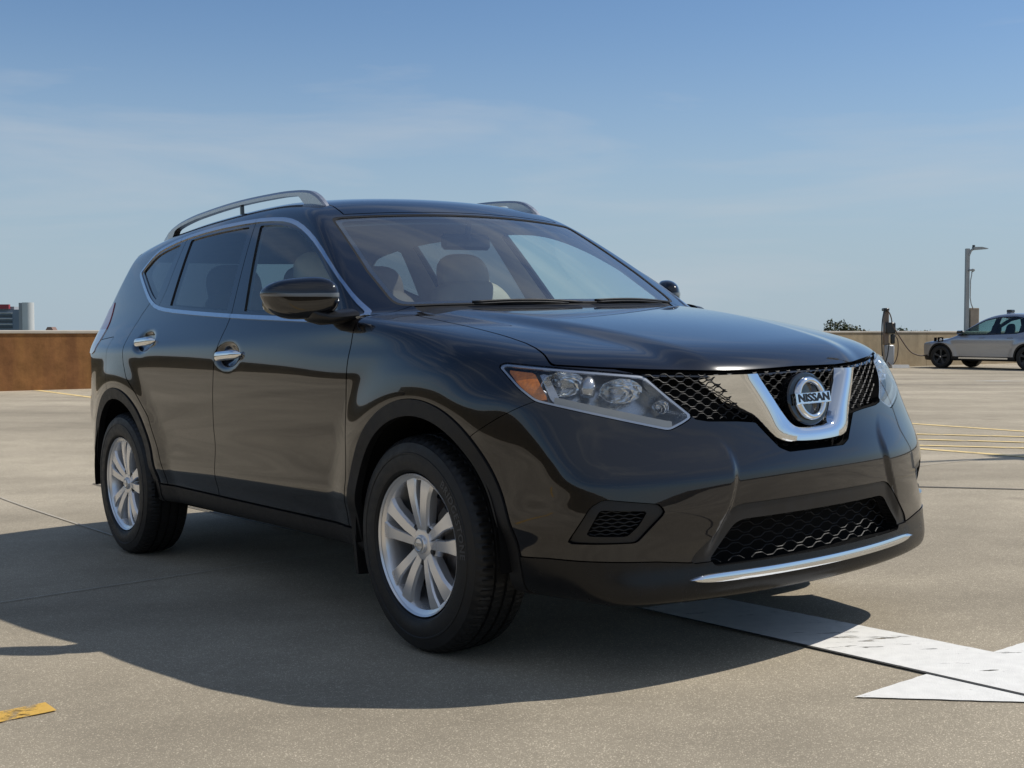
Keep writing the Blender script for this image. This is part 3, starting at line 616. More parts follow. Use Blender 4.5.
def rnd(poly, r):
    """outline with each corner rounded by about r"""
    p = np.asarray(poly, float); n = len(p); out = []
    for i in range(n):
        a, b, c = p[i-1], p[i], p[(i+1) % n]; la = np.linalg.norm(a-b); lc = np.linalg.norm(c-b); rr = min(r, .45*la, .45*lc)
        s = b+(a-b)/la*rr; e = b+(c-b)/lc*rr
        for t in np.linspace(0, 1, 5): out.append((1-t)**2*s+2*t*(1-t)*b+t*t*e)
    return np.array(out)
FLIP = np.array([1, -1, 1.])
def shell(sk, side, off=0.):
    """points, faces, normals for one half or both; off > 0 sinks it below the skin"""
    P = sk.P.copy(); N = normals(P)
    if off: P = P-N*off
    F = sk.polys()
    Pm, Nm, Fm = P*FLIP, N*FLIP, [f[::-1] for f in F]
    if side == 'left': return P, F, N
    if side == 'right': return Pm, Fm, Nm
    n = len(P); c = np.abs(P[:, 1]) < 2e-4; mapm = np.arange(n)+n; mapm[c] = np.where(c)[0]
    P[c, 1] = 0; N[c, 1] = 0
    return np.concatenate([P, Pm]), F+[tuple(int(mapm[i]) for i in f) for f in Fm], np.concatenate([N, Nm])
def borders(F):
    e = {}
    for f in F:
        for i in range(len(f)):
            a, b = f[i], f[(i+1) % len(f)]; e[(a, b)] = e.get((a, b), 0)+1
    return [k for k in e if (k[1], k[0]) not in e]
def panel(name, sk, side, m, parent, off=0., rim=.010, lift=0.):
    """one panel: outer face with exact skin normals plus a rim turned inwards at its edge"""
    P, F, N = shell(sk, side, off); n = len(P)
    if rim:
        E = borders(F); vs = sorted({a for e in E for a in e}); i0 = {v: n+k for k, v in enumerate(vs)}; i1 = {v: n+len(vs)+k for k, v in enumerate(vs)}
        nn = {v: np.zeros(3) for v in vs}
        for a, b in E:
            d = P[b]-P[a]; o = np.cross(d, N[a]); nn[a] += o; nn[b] += o
        NV = np.array([nn[v]/max(np.linalg.norm(nn[v]), 1e-9) for v in vs])
        P = np.concatenate([P, P[vs], P[vs]-N[vs]*rim]); F = F+[(i0[b], i0[a], i1[a], i1[b]) for a, b in E]; N = np.concatenate([N, NV, NV])
    return mesh_obj(name, P, F, m, parent, True, N)
def pocket(name, sk, side, m, parent, depth, direction=None, scale=1., off=0.):
    """a recess behind an opening: side walls and a floor"""
    P, F, N = shell(sk, side, off); n = len(P)
    D = -N*depth if direction is None else np.tile(np.array(direction, float)*depth, (n, 1))
    if direction is not None: D[:, 1] *= np.where(P[:, 1] < 0, -1, 1) if side != 'left' else 1
    Q = P+D
    if scale != 1:
        for sgn in ((1,) if side == 'left' else (-1,) if side == 'right' else (1, -1)):
            k = (P[:, 1]*sgn > 0); c = Q[k].mean(0); Q[k] = c+(Q[k]-c)*scale
    E = borders(F)
    V = np.concatenate([P, Q]); FF = [tuple(i+n for i in f) for f in F]+[(a, b, b+n, a+n) for a, b in E]
    return mesh_obj(name, V, FF, m, parent, False)
def on_skin(pts, dirn, start):
    """drop points on to the skin along a direction; pts on a plane, start offset"""
    P = np.array(pts, float); D = np.tile(np.array(dirn, float), (len(P), 1))
    return np.array([raycast(p-start*np.array(dirn), d[None], t1=start+1.2, n=500)[0] for p, d in zip(P, D)])

# ------------------------------------------------------------------ materials of the SUV
M = {}
M['paint'] = mat('black_paint', (.0036, .0031, .0046), .16, 0, .13, coat=1, coat_r=.020)
M['paint'].node_tree.nodes['Principled BSDF'].inputs['Coat IOR'].default_value = 1.63
M['gloss'] = mat('gloss_black_trim', (.006, .006, .007), .08, 0, .5, coat=.6)
M['plastic'] = mat('textured_black_plastic', (.012, .012, .0125), .50, 0, .30, noise=(40, .12, .06), bump=(900, .0004))
M['plastic_smooth'] = mat('satin_black_plastic', (.012, .012, .013), .34, 0, .40, noise=(25, .1, .05))
M['skirt'] = mat('lower_lip_plastic', (.006, .006, .0068), .24, 0, .34, noise=(25, .1, .05))
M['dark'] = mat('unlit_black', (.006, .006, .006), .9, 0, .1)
M['rubber'] = mat('seal_rubber', (.012, .012, .012), .6, 0, .3)
M['chrome'] = mat('chrome', (.82, .84, .86), .05, 1)
M['satin'] = mat('satin_chrome', (.62, .66, .72), .20, 1, noise=(60, .04, .04))
M['rail'] = mat('silver_rail', (.50, .50, .51), .30, .85, noise=(40, .05, .06))
M['alloy'] = mat('silver_alloy', (.84, .84, .85), .27, .70, .5, coat=.3, coat_r=.08)
M['alloy_dark'] = mat('alloy_barrel', (.22, .22, .23), .42, .75, noise=(12, .2, .08))
M['tyre'] = mat('tyre_rubber', (.012, .012, .012), .52, 0, .40, noise=(35, .25, .1), bump=(400, .0006))
M['tyre_letters'] = mat('tyre_letter_rubber', (.062, .062, .063), .5, 0, .4)
M['disc'] = mat('brake_steel', (.20, .18, .17), .42, .8, noise=(30, .3, .1))
M['caliper'] = mat('caliper_iron', (.06, .06, .06), .6, .4)
M['glass_front'] = glass('clear_glass', (.88, .955, .94), 1.95, haze=.04)
M['glass_side'] = glass('side_glass', (.74, .905, .895), 1.6, haze=.008)
M['glass_rear'] = glass('privacy_glass', (.22, .25, .265), 1.6, haze=.003)
M['lens'] = glass('lamp_lens', (.90, .92, .94), 1.45)
M['mirror_chrome'] = mat('reflector_chrome', (.90, .91, .92), .14, 1, noise=(18, .05, .06))
M['lamp_grey'] = mat('lamp_housing_grey', (.46, .48, .50), .24, .85, noise=(30, .1, .05))
M['lamp_satin'] = mat('lamp_bezel_silver', (.52, .53, .55), .24, .8)
M['amber'] = mat('amber_plastic', (.72, .20, .012), .18, 0, .6, coat=.6, noise=(90, .22))
M['led'] = mat('light_guide', (.33, .32, .285), .20, .35, .6)
M['signal'] = mat('mirror_signal_lens', (.20, .20, .20), .2, .3, .6)
M['tail_red'] = mat('tail_lamp_red', (.42, .10, .12), .10, 0, .6, coat=1)
M['tail_clear'] = mat('tail_lamp_clear', (.74, .68, .70), .10, .2, .6, coat=1)
M['seat'] = mat('beige_leather', (.50, .41, .33), .55, 0, .4, noise=(8, .08, .06), bump=(150, .001))
M['cabin_light'] = mat('pale_lining', (.52, .50, .46), .8, 0, .2, noise=(14, .06))
M['cabin_dark'] = mat('dark_dashboard', (.022, .022, .024), .6, 0, .3, bump=(500, .0006))
M['letters'] = mat('black_enamel', (.008, .008, .010), .25)
M['plate_white'] = mat('pale_stalk', (.4, .4, .4), .4)

suv = empty('parked_suv'); suv.matrix_world = CARM
tag(suv, 'large glossy black SUV with silver roof rails parked across the white arrow', 'car')

# ------------------------------------------------------------------ the skin, and its outlines in the car's own side, front and top views
P_, Q_ = surfnet(G0, (-3.8, -.03, .12), (1.1, 1.0, 1.75), .0108)
P_ = project(P_); skin = Sk(P_, Q_.astype(int)); _, skin = clip(skin, skin.P[:, 1].copy())
skin.P[np.abs(skin.P[:, 1]) < 1e-5, 1] = 0
def cut(sk, fn, gap=.0):
    """take the part where fn(P) < 0, leaving a shut line of the given half width"""
    f = fn(sk.P); a, b = clip(sk, f)
    if gap:
        fa = fn(a.P); a, _ = clip(a, fa+gap); fb = fn(b.P); _, b = clip(b, fb-gap)
    return a, b
X = lambda P: P[:, 0]
Y = lambda P: P[:, 1]
Z = lambda P: P[:, 2]
big = lambda c, f: np.where(c, f, .5)
def itp(pairs): a = np.array(sorted(pairs)); return lambda q: np.interp(q, a[:, 0], a[:, 1])
A40 = math.radians(40)
diag = lambda P: -P[:, 0]*math.sin(A40)+P[:, 1]*math.cos(A40)
def dg(pts): return [(-x*math.sin(A40)+y*math.cos(A40), z) for x, y, z in pts]
# side windows (x, z)
DLO = chaikin([(-.372, 1.106), (-.515, 1.087), (-.9, 1.107), (-1.249, 1.126), (-1.468, 1.139), (-1.85, 1.164), (-2.209, 1.190), (-2.40, 1.212), (-2.52, 1.245), (-2.62, 1.283), (-2.776, 1.351), (-2.90, 1.405), (-2.912, 1.425), (-2.851, 1.470), (-2.787, 1.512), (-2.703, 1.539),
               (-2.44, 1.568), (-2.054, 1.581), (-1.604, 1.574), (-1.328, 1.554), (-1.179, 1.528), (-1.035, 1.480), (-.885, 1.412), (-.646, 1.272), (-.40, 1.118)], 1)
f_dlo = lambda P: big(P[:, 1] > .45, sdpoly(P[:, 0], P[:, 2], DLO))
# windscreen: side edge by x, header by y, base by y
ws_y = itp([(-1.1, .595), (-.99, .618), (-.81, .652), (-.60, .690), (-.45, .700), (-.2, .70)])
def f_ws(P):
    s = -(P[:, 0]+.175+.33*P[:, 1]**2)
    top = -.905-.085*(P[:, 1]/.62)**2
    f = np.maximum.reduce([P[:, 1]-ws_y(P[:, 0]), .055-s, (top-P[:, 0])])
    # rounded corners
    a = P[:, 1]-ws_y(P[:, 0]); b = top-P[:, 0]; c = .055-s
    f = smax(smax(a, b, .05), c, .06); return big(P[:, 2] > 1.0, f)
f_cowl = lambda P: big((P[:, 2] > .98) & (P[:, 1] < .76), np.maximum(P[:, 0]+.105+.30*P[:, 1]**2, np.maximum(-(P[:, 0]+.29+.30*P[:, 1]**2), P[:, 1]-.64)))
hs_y = itp([(-.36, .665), (-.25, .706), (-.19, .715), (-.034, .724), (.094, .721), (.274, .715), (.38, .717), (.441, .726), (.50, .74), (.556, .760), (.62, .80)])
hl_z = itp([(0, .892), (.12, .890), (.227, .889), (.346, .893), (.523, .904), (.656, .916), (.764, .929), (.85, .945)])
f_hood = lambda P: big((P[:, 0] > -.36) & (P[:, 2] > .8), np.maximum(smax(P[:, 1]-hs_y(P[:, 0]), hl_z(P[:, 1])-P[:, 2], .02), -(P[:, 0]+.105+.30*P[:, 1]**2)))
HL = rnd(dg([(.432, .866, .930), (.446, .850, .939), (.585, .753, .920), (.725, .55, .891), (.770, .505, .832), (.818, .445, .766), (.814, .472, .750), (.803, .528, .728), (.737, .659, .764), (.626, .802, .810), (.572, .843, .827), (.52, .863, .866)]), .016)
f_hl = lambda P: big(P[:, 0] > .2, sdpoly(diag(P), P[:, 2], HL))
GR = [(-.3, 1.1), (.66, 1.1), (.64, .917), (.56, .893), (.505, .832), (.440, .756), (.40, .748), (.30, .742), (.235, .735), (.205, .700), (.165, .655), (.13, .640), (-.3, .640)]
f_gr = lambda P: big(P[:, 0] > .45, np.maximum(sdpoly(P[:, 1], P[:, 2], GR), P[:, 2]-1.0))
LO = rnd([(-.4, .508), (.34, .503), (.375, .495), (.44, .425), (.505, .372), (.519, .345), (-.4, .345)], .02)
LI = rnd([(-.4, .457), (.330, .457), (.360, .447), (.452, .352), (.440, .330), (-.4, .326)], .014)
f_lo = lambda P: big(P[:, 0] > .6, np.maximum(sdpoly(P[:, 1], P[:, 2], LO), -.5))
f_li = lambda P: big(P[:, 0] > .6, sdpoly(P[:, 1], P[:, 2], LI))
FO = rnd(dg([(.672, .822, .423), (.738, .786, .527), (.764, .757, .548), (.836, .608, .526), (.845, .594, .503), (.806, .674, .421)]), .012)
FI = rnd(dg([(.722, .795, .442), (.757, .766, .518), (.824, .641, .508), (.812, .666, .466), (.795, .697, .438)]), .010)
f_fo = lambda P: big(P[:, 0] > .4, sdpoly(diag(P), P[:, 2], FO))
f_fi = lambda P: big(P[:, 0] > .4, sdpoly(diag(P), P[:, 2], FI))
sk_z = itp([(.25, .355), (.40, .360), (.52, .352), (.70, .371), (.80, .374), (.9, .36)])
f_skirt = lambda P: big(P[:, 0] > .28, P[:, 2]-np.interp(P[:, 1], [0, .44, .519, .62, .765, .84, .95], [.345, .345, .349, .362, .372, .375, .360]))
bs_x = itp([(.2, .30), (.60, .30), (.723, .350), (.782, .467), (.823, .562), (.84, .61), (.95, .80)])
f_bump = lambda P: big(P[:, 0] > .2, np.maximum(bs_x(P[:, 2])-P[:, 0], P[:, 2]-.96))
RIN, ROUT = .408, .462
rfa = lambda P: np.hypot(P[:, 0]-AF[0]+.0, P[:, 2]-AF[1]); rra = lambda P: np.hypot(P[:, 0]-AR[0], P[:, 2]-AR[1])
f_arch = lambda P: big(P[:, 1] > .5, np.minimum(rfa(P)-RIN, rra(P)-RIN-.006))
f_clad = lambda P: big(P[:, 1] > .5, np.minimum(rfa(P)-ROUT, rra(P)-ROUT-.006))
f_rock = lambda P: big((P[:, 0] > -2.5) & (P[:, 0] < -.1) & (P[:, 1] > .3), P[:, 2]-np.interp(P[:, 0], [-2.2, -.4], [.388, .363]))
df_x = itp([(.2, -.46), (.40, -.449), (.536, -.418), (.70, -.402), (.817, -.393), (1.0, -.378), (1.12, -.366), (1.6, -.366)])
dd_x = itp([(.2, -1.60), (.39, -1.587), (.50, -1.567), (.62, -1.553), (.80, -1.523), (.93, -1.496), (.981, -1.483), (1.047, -1.455), (1.10, -1.443), (1.14, -1.445), (1.58, -1.590), (1.7, -1.62)])
DR = [(-1.0, 1.9), (-1.0, .2), (-2.135, .2), (-2.145, .462), (-2.19, .56), (-2.27, .702), (-2.388, .805), (-2.506, .887), (-2.556, .960), (-2.585, 1.03), (-2.612, 1.09), (-2.612, 1.14), (-2.585, 1.195), (-2.52, 1.26), (-2.40, 1.42), (-2.42, 1.9)]
DRs = np.array(DR)
f_door = lambda P: big((P[:, 1] > .45), np.maximum.reduce([P[:, 0]-df_x(P[:, 2]), sdpoly(P[:, 0], P[:, 2], DRs)+0*P[:, 0] if True else 0, P[:, 2]-1.118-.0*P[:, 0]]))
def f_doors(P):
    belt = np.interp(P[:, 0], DLO_low[:, 0], DLO_low[:, 1])
    rear = sdpoly(P[:, 0], P[:, 2], DRs); rear = np.where(P[:, 0] > -1.3, -.3, rear)
    return big(P[:, 1] > .45, np.maximum.reduce([P[:, 0]-df_x(P[:, 2]), rear, P[:, 2]-belt-.004]))
DLO_low = np.array(sorted([(-.2, 1.112), (-.372, 1.106), (-.515, 1.087), (-.9, 1.107), (-1.249, 1.126), (-1.468, 1.139), (-1.85, 1.164), (-2.209, 1.190), (-2.40, 1.212), (-2.52, 1.245), (-2.62, 1.283), (-2.776, 1.351), (-3.0, 1.46)]))
rl = lambda P: (-P[:, 0]*math.cos(A40)*-1, P[:, 2])
f_tail = lambda P: big(P[:, 0] < -2.9, sdpoly(P[:, 0]*math.sin(A40)+P[:, 1]*math.cos(A40), P[:, 2], TL))
TL = rnd([(x*math.sin(A40)+y*math.cos(A40), z) for x, y, z in [(-3.20, .735, 1.285), (-3.11, .795, 1.158), (-3.08, .851, 1.079), (-3.058, .882, 1.020), (-3.10, .88, 1.005), (-3.30, .80, 1.03), (-3.47, .60, 1.06), (-3.46, .60, 1.15), (-3.30, .72, 1.20)]], .012)
f_rwin = lambda P: big((P[:, 0] < -3.0), np.maximum.reduce([P[:, 1]-np.interp(P[:, 2], [1.18, 1.52], [.66, .50]), 1.20-P[:, 2], P[:, 2]-1.51]))
rb_x = itp([(.2, -3.0), (.60, -3.02), (.80, -2.99), (.90, -2.92), (1.05, -2.855), (1.092, -2.856), (1.10, -3.2), (1.4, -3.4)])
f_rbump = lambda P: big(P[:, 0] < -2.7, np.maximum(P[:, 0]-np.interp(P[:, 2], [.2, .70, .80, .93, 1.02, 1.09], [-2.80, -2.80, -2.80, -2.815, -2.84, -2.858]), P[:, 2]-np.interp(P[:, 0], [-3.6, -3.2, -2.85], [.80, 1.075, 1.092])))
f_roof = lambda P: big((P[:, 2] > 1.4), np.maximum.reduce([P[:, 1]-np.interp(P[:, 0], [-3.3, -3.0, -2.0, -1.1, -.9], [.50, .525, .548, .545, .56]), P[:, 0]-(-.925-.085*(P[:, 1]/.62)**2), -(P[:, 0]+3.12)]))
f_gate = lambda P: big(P[:, 0] < -3.1, np.maximum(P[:, 1]-np.interp(P[:, 2], [.7, .9, 1.1, 1.5], [.52, .56, .70, .60]), .74-P[:, 2]))

S_ = {}
def take(key, fn, gap=0.):
    global skin
    S_[key], skin = cut(skin, fn, gap)
# openings for the inner shell are cut later from a coarser skin
_, skin = cut(skin, f_arch)
take('cladding', f_clad, .0012)
take('windscreen', f_ws)
take('dlo', f_dlo)
take('rear_glass', f_rwin, .001)
take('tail', f_tail, .0015)
take('hood', f_hood, .0030)
take('cowl', f_cowl)
take('headlight', f_hl, .0016)
take('grille', f_gr, .001)
take('lower_in', f_li)
take('lower_frame', f_lo, .001)
take('fog_in', f_fi)
take('fog_out', f_fo, .0012)
take('skirt', f_skirt, .0015)
take('bumper', f_bump, .0026)
take('rocker', f_rock, .0040)
take('rear_bumper', f_rbump, .0018)
take('doors', f_doors, .0030)
take('roof', f_roof, .003)
take('tailgate', f_gate, .002)
# what is left ahead of the door seam is the fender
S_['fender'], skin = cut(skin, lambda P: big(P[:, 0] > -.6, np.maximum(df_x(P[:, 2])-P[:, 0]+.0, -(P[:, 0]+.47))), .0012)
S_['side'] = skin
S_['front_door'], S_['rear_door'] = cut(S_['doors'], lambda P: dd_x(P[:, 2])-P[:, 0], .0030)
SIDES = (('left', 1), ('right', -1))
# inner shell seen through the shut lines and the glass
Pi, Qi = surfnet(lambda x, y, z: G0(x, y, z)+.022, (-3.8, -.03, .12), (1.1, 1.0, 1.75), .03)
inner = Sk(project(Pi, lambda x, y, z: G0(x, y, z)+.022), Qi.astype(int)); _, inner = clip(inner, inner.P[:, 1].copy()); inner.P[np.abs(inner.P[:, 1]) < 1e-5, 1] = 0
for fn, g in ((f_arch, .0), (f_ws, -.012), (f_rwin, .0), (f_hl, 0), (f_gr, 0), (f_li, 0), (f_fo, 0)): _, inner = cut(inner, lambda P, fn=fn, g=g: fn(P)-g)
for a, b, c, d in ((-1.315, -1.545, -.50, -1.09), (-2.215, -2.32, -1.50, -1.645), (-2.86, -2.80, -2.47, -2.44)):
    w = [(a, 1.09), (b, 1.555), (d, 1.555), (c, 1.09)]
    _, inner = cut(inner, lambda P, w=w: big(P[:, 1] > .45, np.maximum(sdpoly(P[:, 0], P[:, 2], w), sdpoly(P[:, 0], P[:, 2], DLO)+.035)))
lining, hull = cut(inner, lambda P: np.where((P[:, 0] < -.2) & (P[:, 0] > -3.4), 1.07-P[:, 2], .5))
P, F, N = shell(hull, 'both'); body_in = mesh_obj('inner_structure', P, F, M['dark'], suv, True)
P, F, N = shell(lining, 'both', .012); mesh_obj('cabin_lining', P, F, M['cabin_light'], suv, True)
P, F, N = shell(lining, 'both', -.004); mesh_obj('pillar_structure', P, F, M['dark'], suv, True)
# ------------------------------------------------------------------ painted panels
hood_o = panel('hood', S_['hood'], 'both', M['paint'], suv, rim=.014)
panel('cowl_panel', S_['cowl'], 'both', M['plastic'], suv, off=.005, rim=.0)
panel('body_side', S_['side'], 'both', M['paint'], suv)
panel('roof', S_['roof'], 'both', M['paint'], suv)
bumper = panel('front_bumper', S_['bumper'], 'both', M['paint'], suv, rim=.02)
panel('lower_frame', S_['lower_frame'], 'both', M['plastic_smooth'], bumper, off=.004, rim=.035)
panel('skirt', S_['skirt'], 'both', M['skirt'], bumper, off=-.003, rim=.03)
rb = panel('rear_bumper', S_['rear_bumper'], 'both', M['paint'], suv)
gate = panel('tailgate', S_['tailgate'], 'both', M['paint'], suv)
rg = panel('rear_window', S_['rear_glass'], 'both', M['glass_rear'], gate, off=.003, rim=0)
ws = panel('windscreen', S_['windscreen'], 'both', M['glass_front'], suv, off=.004, rim=0)
ws_in, ws_ring = cut(S_['windscreen'], lambda P: f_ws(P)+.030)
panel('frit', ws_ring, 'both', M['gloss'], ws, off=.0062, rim=0)
seal, _ = cut(S_['windscreen'], lambda P: -(f_ws(P)+.010))
seal, _ = cut(seal, lambda P: .13+(P[:, 0]+.175+.33*P[:, 1]**2)) if False else (seal, None)
panel('seal', seal, 'both', M['rubber'], ws, off=.001, rim=.004)
for side, sg in SIDES:
    panel('fender', S_['fender'], side, M['paint'], suv, rim=.014)
    for part in cut(S_['cladding'], lambda P: P[:, 0]+1.35): panel('wheel_arch_trim', part, side, M['plastic'], suv, off=-.006, rim=.030)
    panel('rocker_trim', S_['rocker'], side, M['plastic'], suv, off=-.002, rim=.02)
    fd = panel('front_door', S_['front_door'], side, M['paint'], suv, rim=.014)
    rd = panel('rear_door', S_['rear_door'], side, M['paint'], suv, rim=.014)
    # window surround: bright strip, black frame and panes
    strip, rest = cut(S_['dlo'], lambda P: -(f_dlo(P)+np.interp(P[:, 0], [-.95, -.58], [.0165, .0065])), .0)
    # the strip breaks at the door seam
    s1, s2 = cut(strip, lambda P: dd_x(P[:, 2])-P[:, 0], .0015)
    s2, s3 = cut(s2, lambda P: np.interp(P[:, 2], [1.1, 1.3, 1.6], [-2.55, -2.42, -2.46])-P[:, 0], .0015)
    panel('window_trim', s1, side, M['satin'], fd, off=-.004, rim=.009)
    panel('window_trim', s2, side, M['satin'], rd, off=-.004, rim=.009)
    sd = panel('quarter_window_trim', s3, side, M['satin'], suv, off=-.004, rim=.009)
    fr = rest
    wins = [('window', [(-1.315, 1.0), (-1.318, 1.13), (-1.548, 1.60), (-.9, 1.60), (-.505, 1.28), (-.500, 1.0)], M['glass_side'], fd),
            ('window', [(-2.212, 1.0), (-2.214, 1.19), (-2.325, 1.60), (-1.648, 1.60), (-1.498, 1.14), (-1.498, 1.0)], M['glass_rear'], rd),
            ('quarter_window', [(-3.1, 1.0), (-3.1, 1.60), (-2.437, 1.60), (-2.44, 1.50), (-2.462, 1.25), (-2.47, 1.0)], M['glass_rear'], suv)]
    inset, _ = cut(fr, lambda P: f_dlo(P)+.031)
    for nm, w, mm, par in wins:
        pane, _ = cut(inset, lambda P: sdpoly(P[:, 0], P[:, 2], w))
        panel(nm, pane, side, mm, par, off=.007, rim=0)
        _, fr = cut(fr, lambda P: np.maximum(sdpoly(P[:, 0], P[:, 2], w), f_dlo(P)+.031))
    f1, f2 = cut(fr, lambda P: dd_x(P[:, 2])-P[:, 0], .0025)
    f2, f3 = cut(f2, lambda P: np.interp(P[:, 2], [1.1, 1.3, 1.6], [-2.42, -2.36, -2.385])-P[:, 0], .002)
    panel('window_frame', f1, side, M['gloss'], fd, off=.001, rim=.012)
    panel('window_frame', f2, side, M['gloss'], rd, off=.001, rim=.012)
    panel('quarter_window_frame', f3, side, M['gloss'], suv, off=.001, rim=.012)
    # tail lamp: red upper, clear lower
    tr_, tc_ = cut(S_['tail'], lambda P: 1.135-P[:, 2]); 
    tl = panel('tail_light', tr_, side, M['tail_red'], suv, off=-.004, rim=.012); panel('clear_lens', tc_, side, M['tail_clear'], tl, off=-.004, rim=.012)
    # fog lamp blank
    fb = panel('fog_light_bezel', S_['fog_out'], side, M['plastic_smooth'], bumper, off=.010, rim=.016)
    pocket('fog_light_recess', S_['fog_in'], side, M['dark'], bumper, .030, off=.010)
    mb = MB(); fi = S_['fog_in']; uu = diag(fi.P)
    d40 = np.array([-math.cos(A40), -math.sin(A40), 0])
    for k in range(7):
        zc = .4475+k*.0105; pts = []
        for u in np.linspace(uu.min()-.01, uu.max()+.01, 40):
            zz = zc+.0021*math.cos((u-uu.min())/.034*2*math.pi+(math.pi if k % 2 else 0))
            if sdpoly(np.array([u]), np.array([zz]), FI)[0] < -.001: pts.append((u, zz))
        if len(pts) > 3:
            base = np.array([[-u*math.sin(A40), u*math.cos(A40), z] for u, z in pts])-1.2*d40*0
            q = raycast(base-1.6*d40, np.tile(d40, (len(base), 1)), t1=2.2, n=500); q = q+d40*.020
            q[:, 1] *= sg; mb.tube(q, .0021, 5)
    mb.build('fog_light_slats', M['plastic_smooth'], bumper, smooth=True)
    # wheel housing
    for c, r in ((AF, RIN), (AR, RIN+.006)):
        mb = MB(); rows = []
        for a in np.linspace(-.12, math.pi+.12, 40):
            rows.append([(c[0]+(r+.004+.01*abs(1-t))*math.cos(a), sg*y, c[1]+(r+.004)*math.sin(a)) for t, y in ((0, .905), (.5, .75), (1, .50))])
        V = [v for rw in rows for v in rw]; mb.add(V, [(i*3+k, i*3+k+1, i*3+k+4, i*3+k+3) for i in range(len(rows)-1) for k in range(2)])
        disc = [(c[0]+(r+.004)*math.cos(a), sg*.50, c[1]+(r+.004)*math.sin(a)) for a in np.linspace(-.12, math.pi+.12, 40)]
        mb.add(disc, [tuple(range(40))]); mb.build('wheel_housing', M['dark'], suv, smooth=True)
# ------------------------------------------------------------------ headlights
for side, sg in SIDES:
    hs = S_['headlight']
    hl = pocket('headlight', hs, side, M['lamp_grey'], suv, .085, (-.93, -.25, .05), .86, off=.004)
    panel('lens', hs, side, M['lens'], hl, off=-.001, rim=0)
    _, rim_ = cut(hs, lambda P: f_hl(P)+.0075)
    panel('lens_border', rim_, side, M['lamp_satin'], hl, off=.0035, rim=.006)
    inn = lambda u, z, d: np.array([1, sg, 1])*(raycast(np.array([[-u*math.sin(A40)+1.6*math.cos(A40), u*math.cos(A40)+1.6*math.sin(A40), z]]), d40[None], t1=2.4, n=600)[0]+d40*d)
    # amber side marker and the light guide along the lower edge
    am = dg([(.455, .853, .926), (.52, .80, .916), (.60, .815, .835), (.575, .838, .834), (.52, .855, .870)])
    ap, _ = cut(hs, lambda P: np.maximum(sdpoly(diag(P), P[:, 2], rnd(am, .008)), f_hl(P)+.010))
    panel('amber_marker', ap, side, M['amber'], hl, off=.014, rim=.02)
    sv = dg([(.53, .79, .915), (.55, .775, .913), (.635, .79, .822), (.61, .81, .83)])
    ap, _ = cut(hs, lambda P: np.maximum(sdpoly(diag(P), P[:, 2], sv), f_hl(P)+.008)); panel('bezel', ap, side, M['lamp_satin'], hl, off=.016, rim=.03)
    lowz = itp([(dg([q])[0][0], q[2]) for q in [(.803, .528, .728), (.737, .659, .764), (.626, .802, .810)]])
    u0, u1 = dg([(.806, .515, .728)])[0][0], dg([(.615, .805, .81)])[0][0]
    for k in range(1):
        a, b = u0, u1
        sg_, _ = cut(hs, lambda P: np.maximum.reduce([a-diag(P), diag(P)-b, lowz(diag(P))+.001-P[:, 2], P[:, 2]-lowz(diag(P))-.030, f_hl(P)+.006]))
        if len(sg_.F): panel('light_guide', sg_, side, M['led'], hl, off=.010, rim=.02)
    # faceted reflector bowls with bulbs, a grey shroud between the two large ones
    for (x, y, z), r, dp, fac in (((.606, .760, .872), .046, .070, 18), ((.722, .640, .846), .046, .075, 14), ((.784, .538, .795), .026, .045, 10)):
        u = -x*math.sin(A40)+y*math.cos(A40); p0 = inn(u, z, .030); ax = np.array([.95, .25*sg, .02]); ax /= np.linalg.norm(ax)
        e1 = np.cross(ax, [0, 0, 1]); e1 /= np.linalg.norm(e1); e2 = np.cross(e1, ax); rows = []
        for q_, t in enumerate(np.linspace(0, 1, 7)):
            rr = r*math.sqrt(t) if t > 0 else .004; dd = -dp*(1-t)
            rows.append([p0+ax*(dd+.004*((k+q_) % 2))+rr*((1.55 if r > .04 else 1.)*math.cos(a)*e1+.80*math.sin(a)*e2) for k, a in enumerate(np.linspace(0, 2*math.pi, fac, endpoint=False)+.11*q_)])
        ref = MB().loft(rows, cap=False).build('reflector', M['mirror_chrome'], hl, smooth=False)
        MB().tube([p0-ax*dp*.95, p0-ax*dp*.40, p0-ax*dp*.30], [.009, .009, .004], 10).build('bulb', M['lamp_satin'], ref, smooth=True)
    u = -.662*math.sin(A40)+.712*math.cos(A40)
    MB().tube([inn(u+.004, .836, .034), inn(u, .862, .030), inn(u-.003, .890, .036)], [.020, .023, .018], 14).build('shroud', M['lamp_satin'], hl, smooth=True)
# ------------------------------------------------------------------ grille, chevron, emblem
gr = pocket('grille', S_['grille'], 'both', M['dark'], suv, .055, off=.002)
gx = lambda y, z: FC(z)-FQ(z)*y*y-.10*y**4
def waves(z0, z1, dz, lam, amp, inside, r, off, name, m, parent):
    mb = MB(); k = 0; z = z0
    while z < z1:
        run = []
        for y in np.linspace(-.62, .62, 311):
            ph = 2*math.pi*y/lam+(math.pi if k % 2 else 0)
            s = math.sin(ph); zz = z+amp*math.copysign(min(1, abs(s)*1.5), s)
            if inside(abs(y), zz): run.append((gx(y, zz)-off, y, zz))
            else:
                if len(run) > 4: mb.tube(run, r, 4)
                run = []
        if len(run) > 4: mb.tube(run, r, 4)
        z += dz; k += 1
    return mb.build(name, m, parent, smooth=False)
_in = lambda poly, g: (lambda y, z: sdpoly(np.array([y]), np.array([z]), poly)[0] < g)
waves(.66, .90, .0150, .048, .0050, lambda y, z: _in(GR, -.004)(y, z) and z < hl_z(y)-.008, .0021, .028, 'grille_mesh', M['plastic'], gr)
panel('upper_bar', cut(S_['grille'], lambda P: hl_z(P[:, 1])-.013-P[:, 2])[0], 'both', M['gloss'], gr, off=.010, rim=.02)
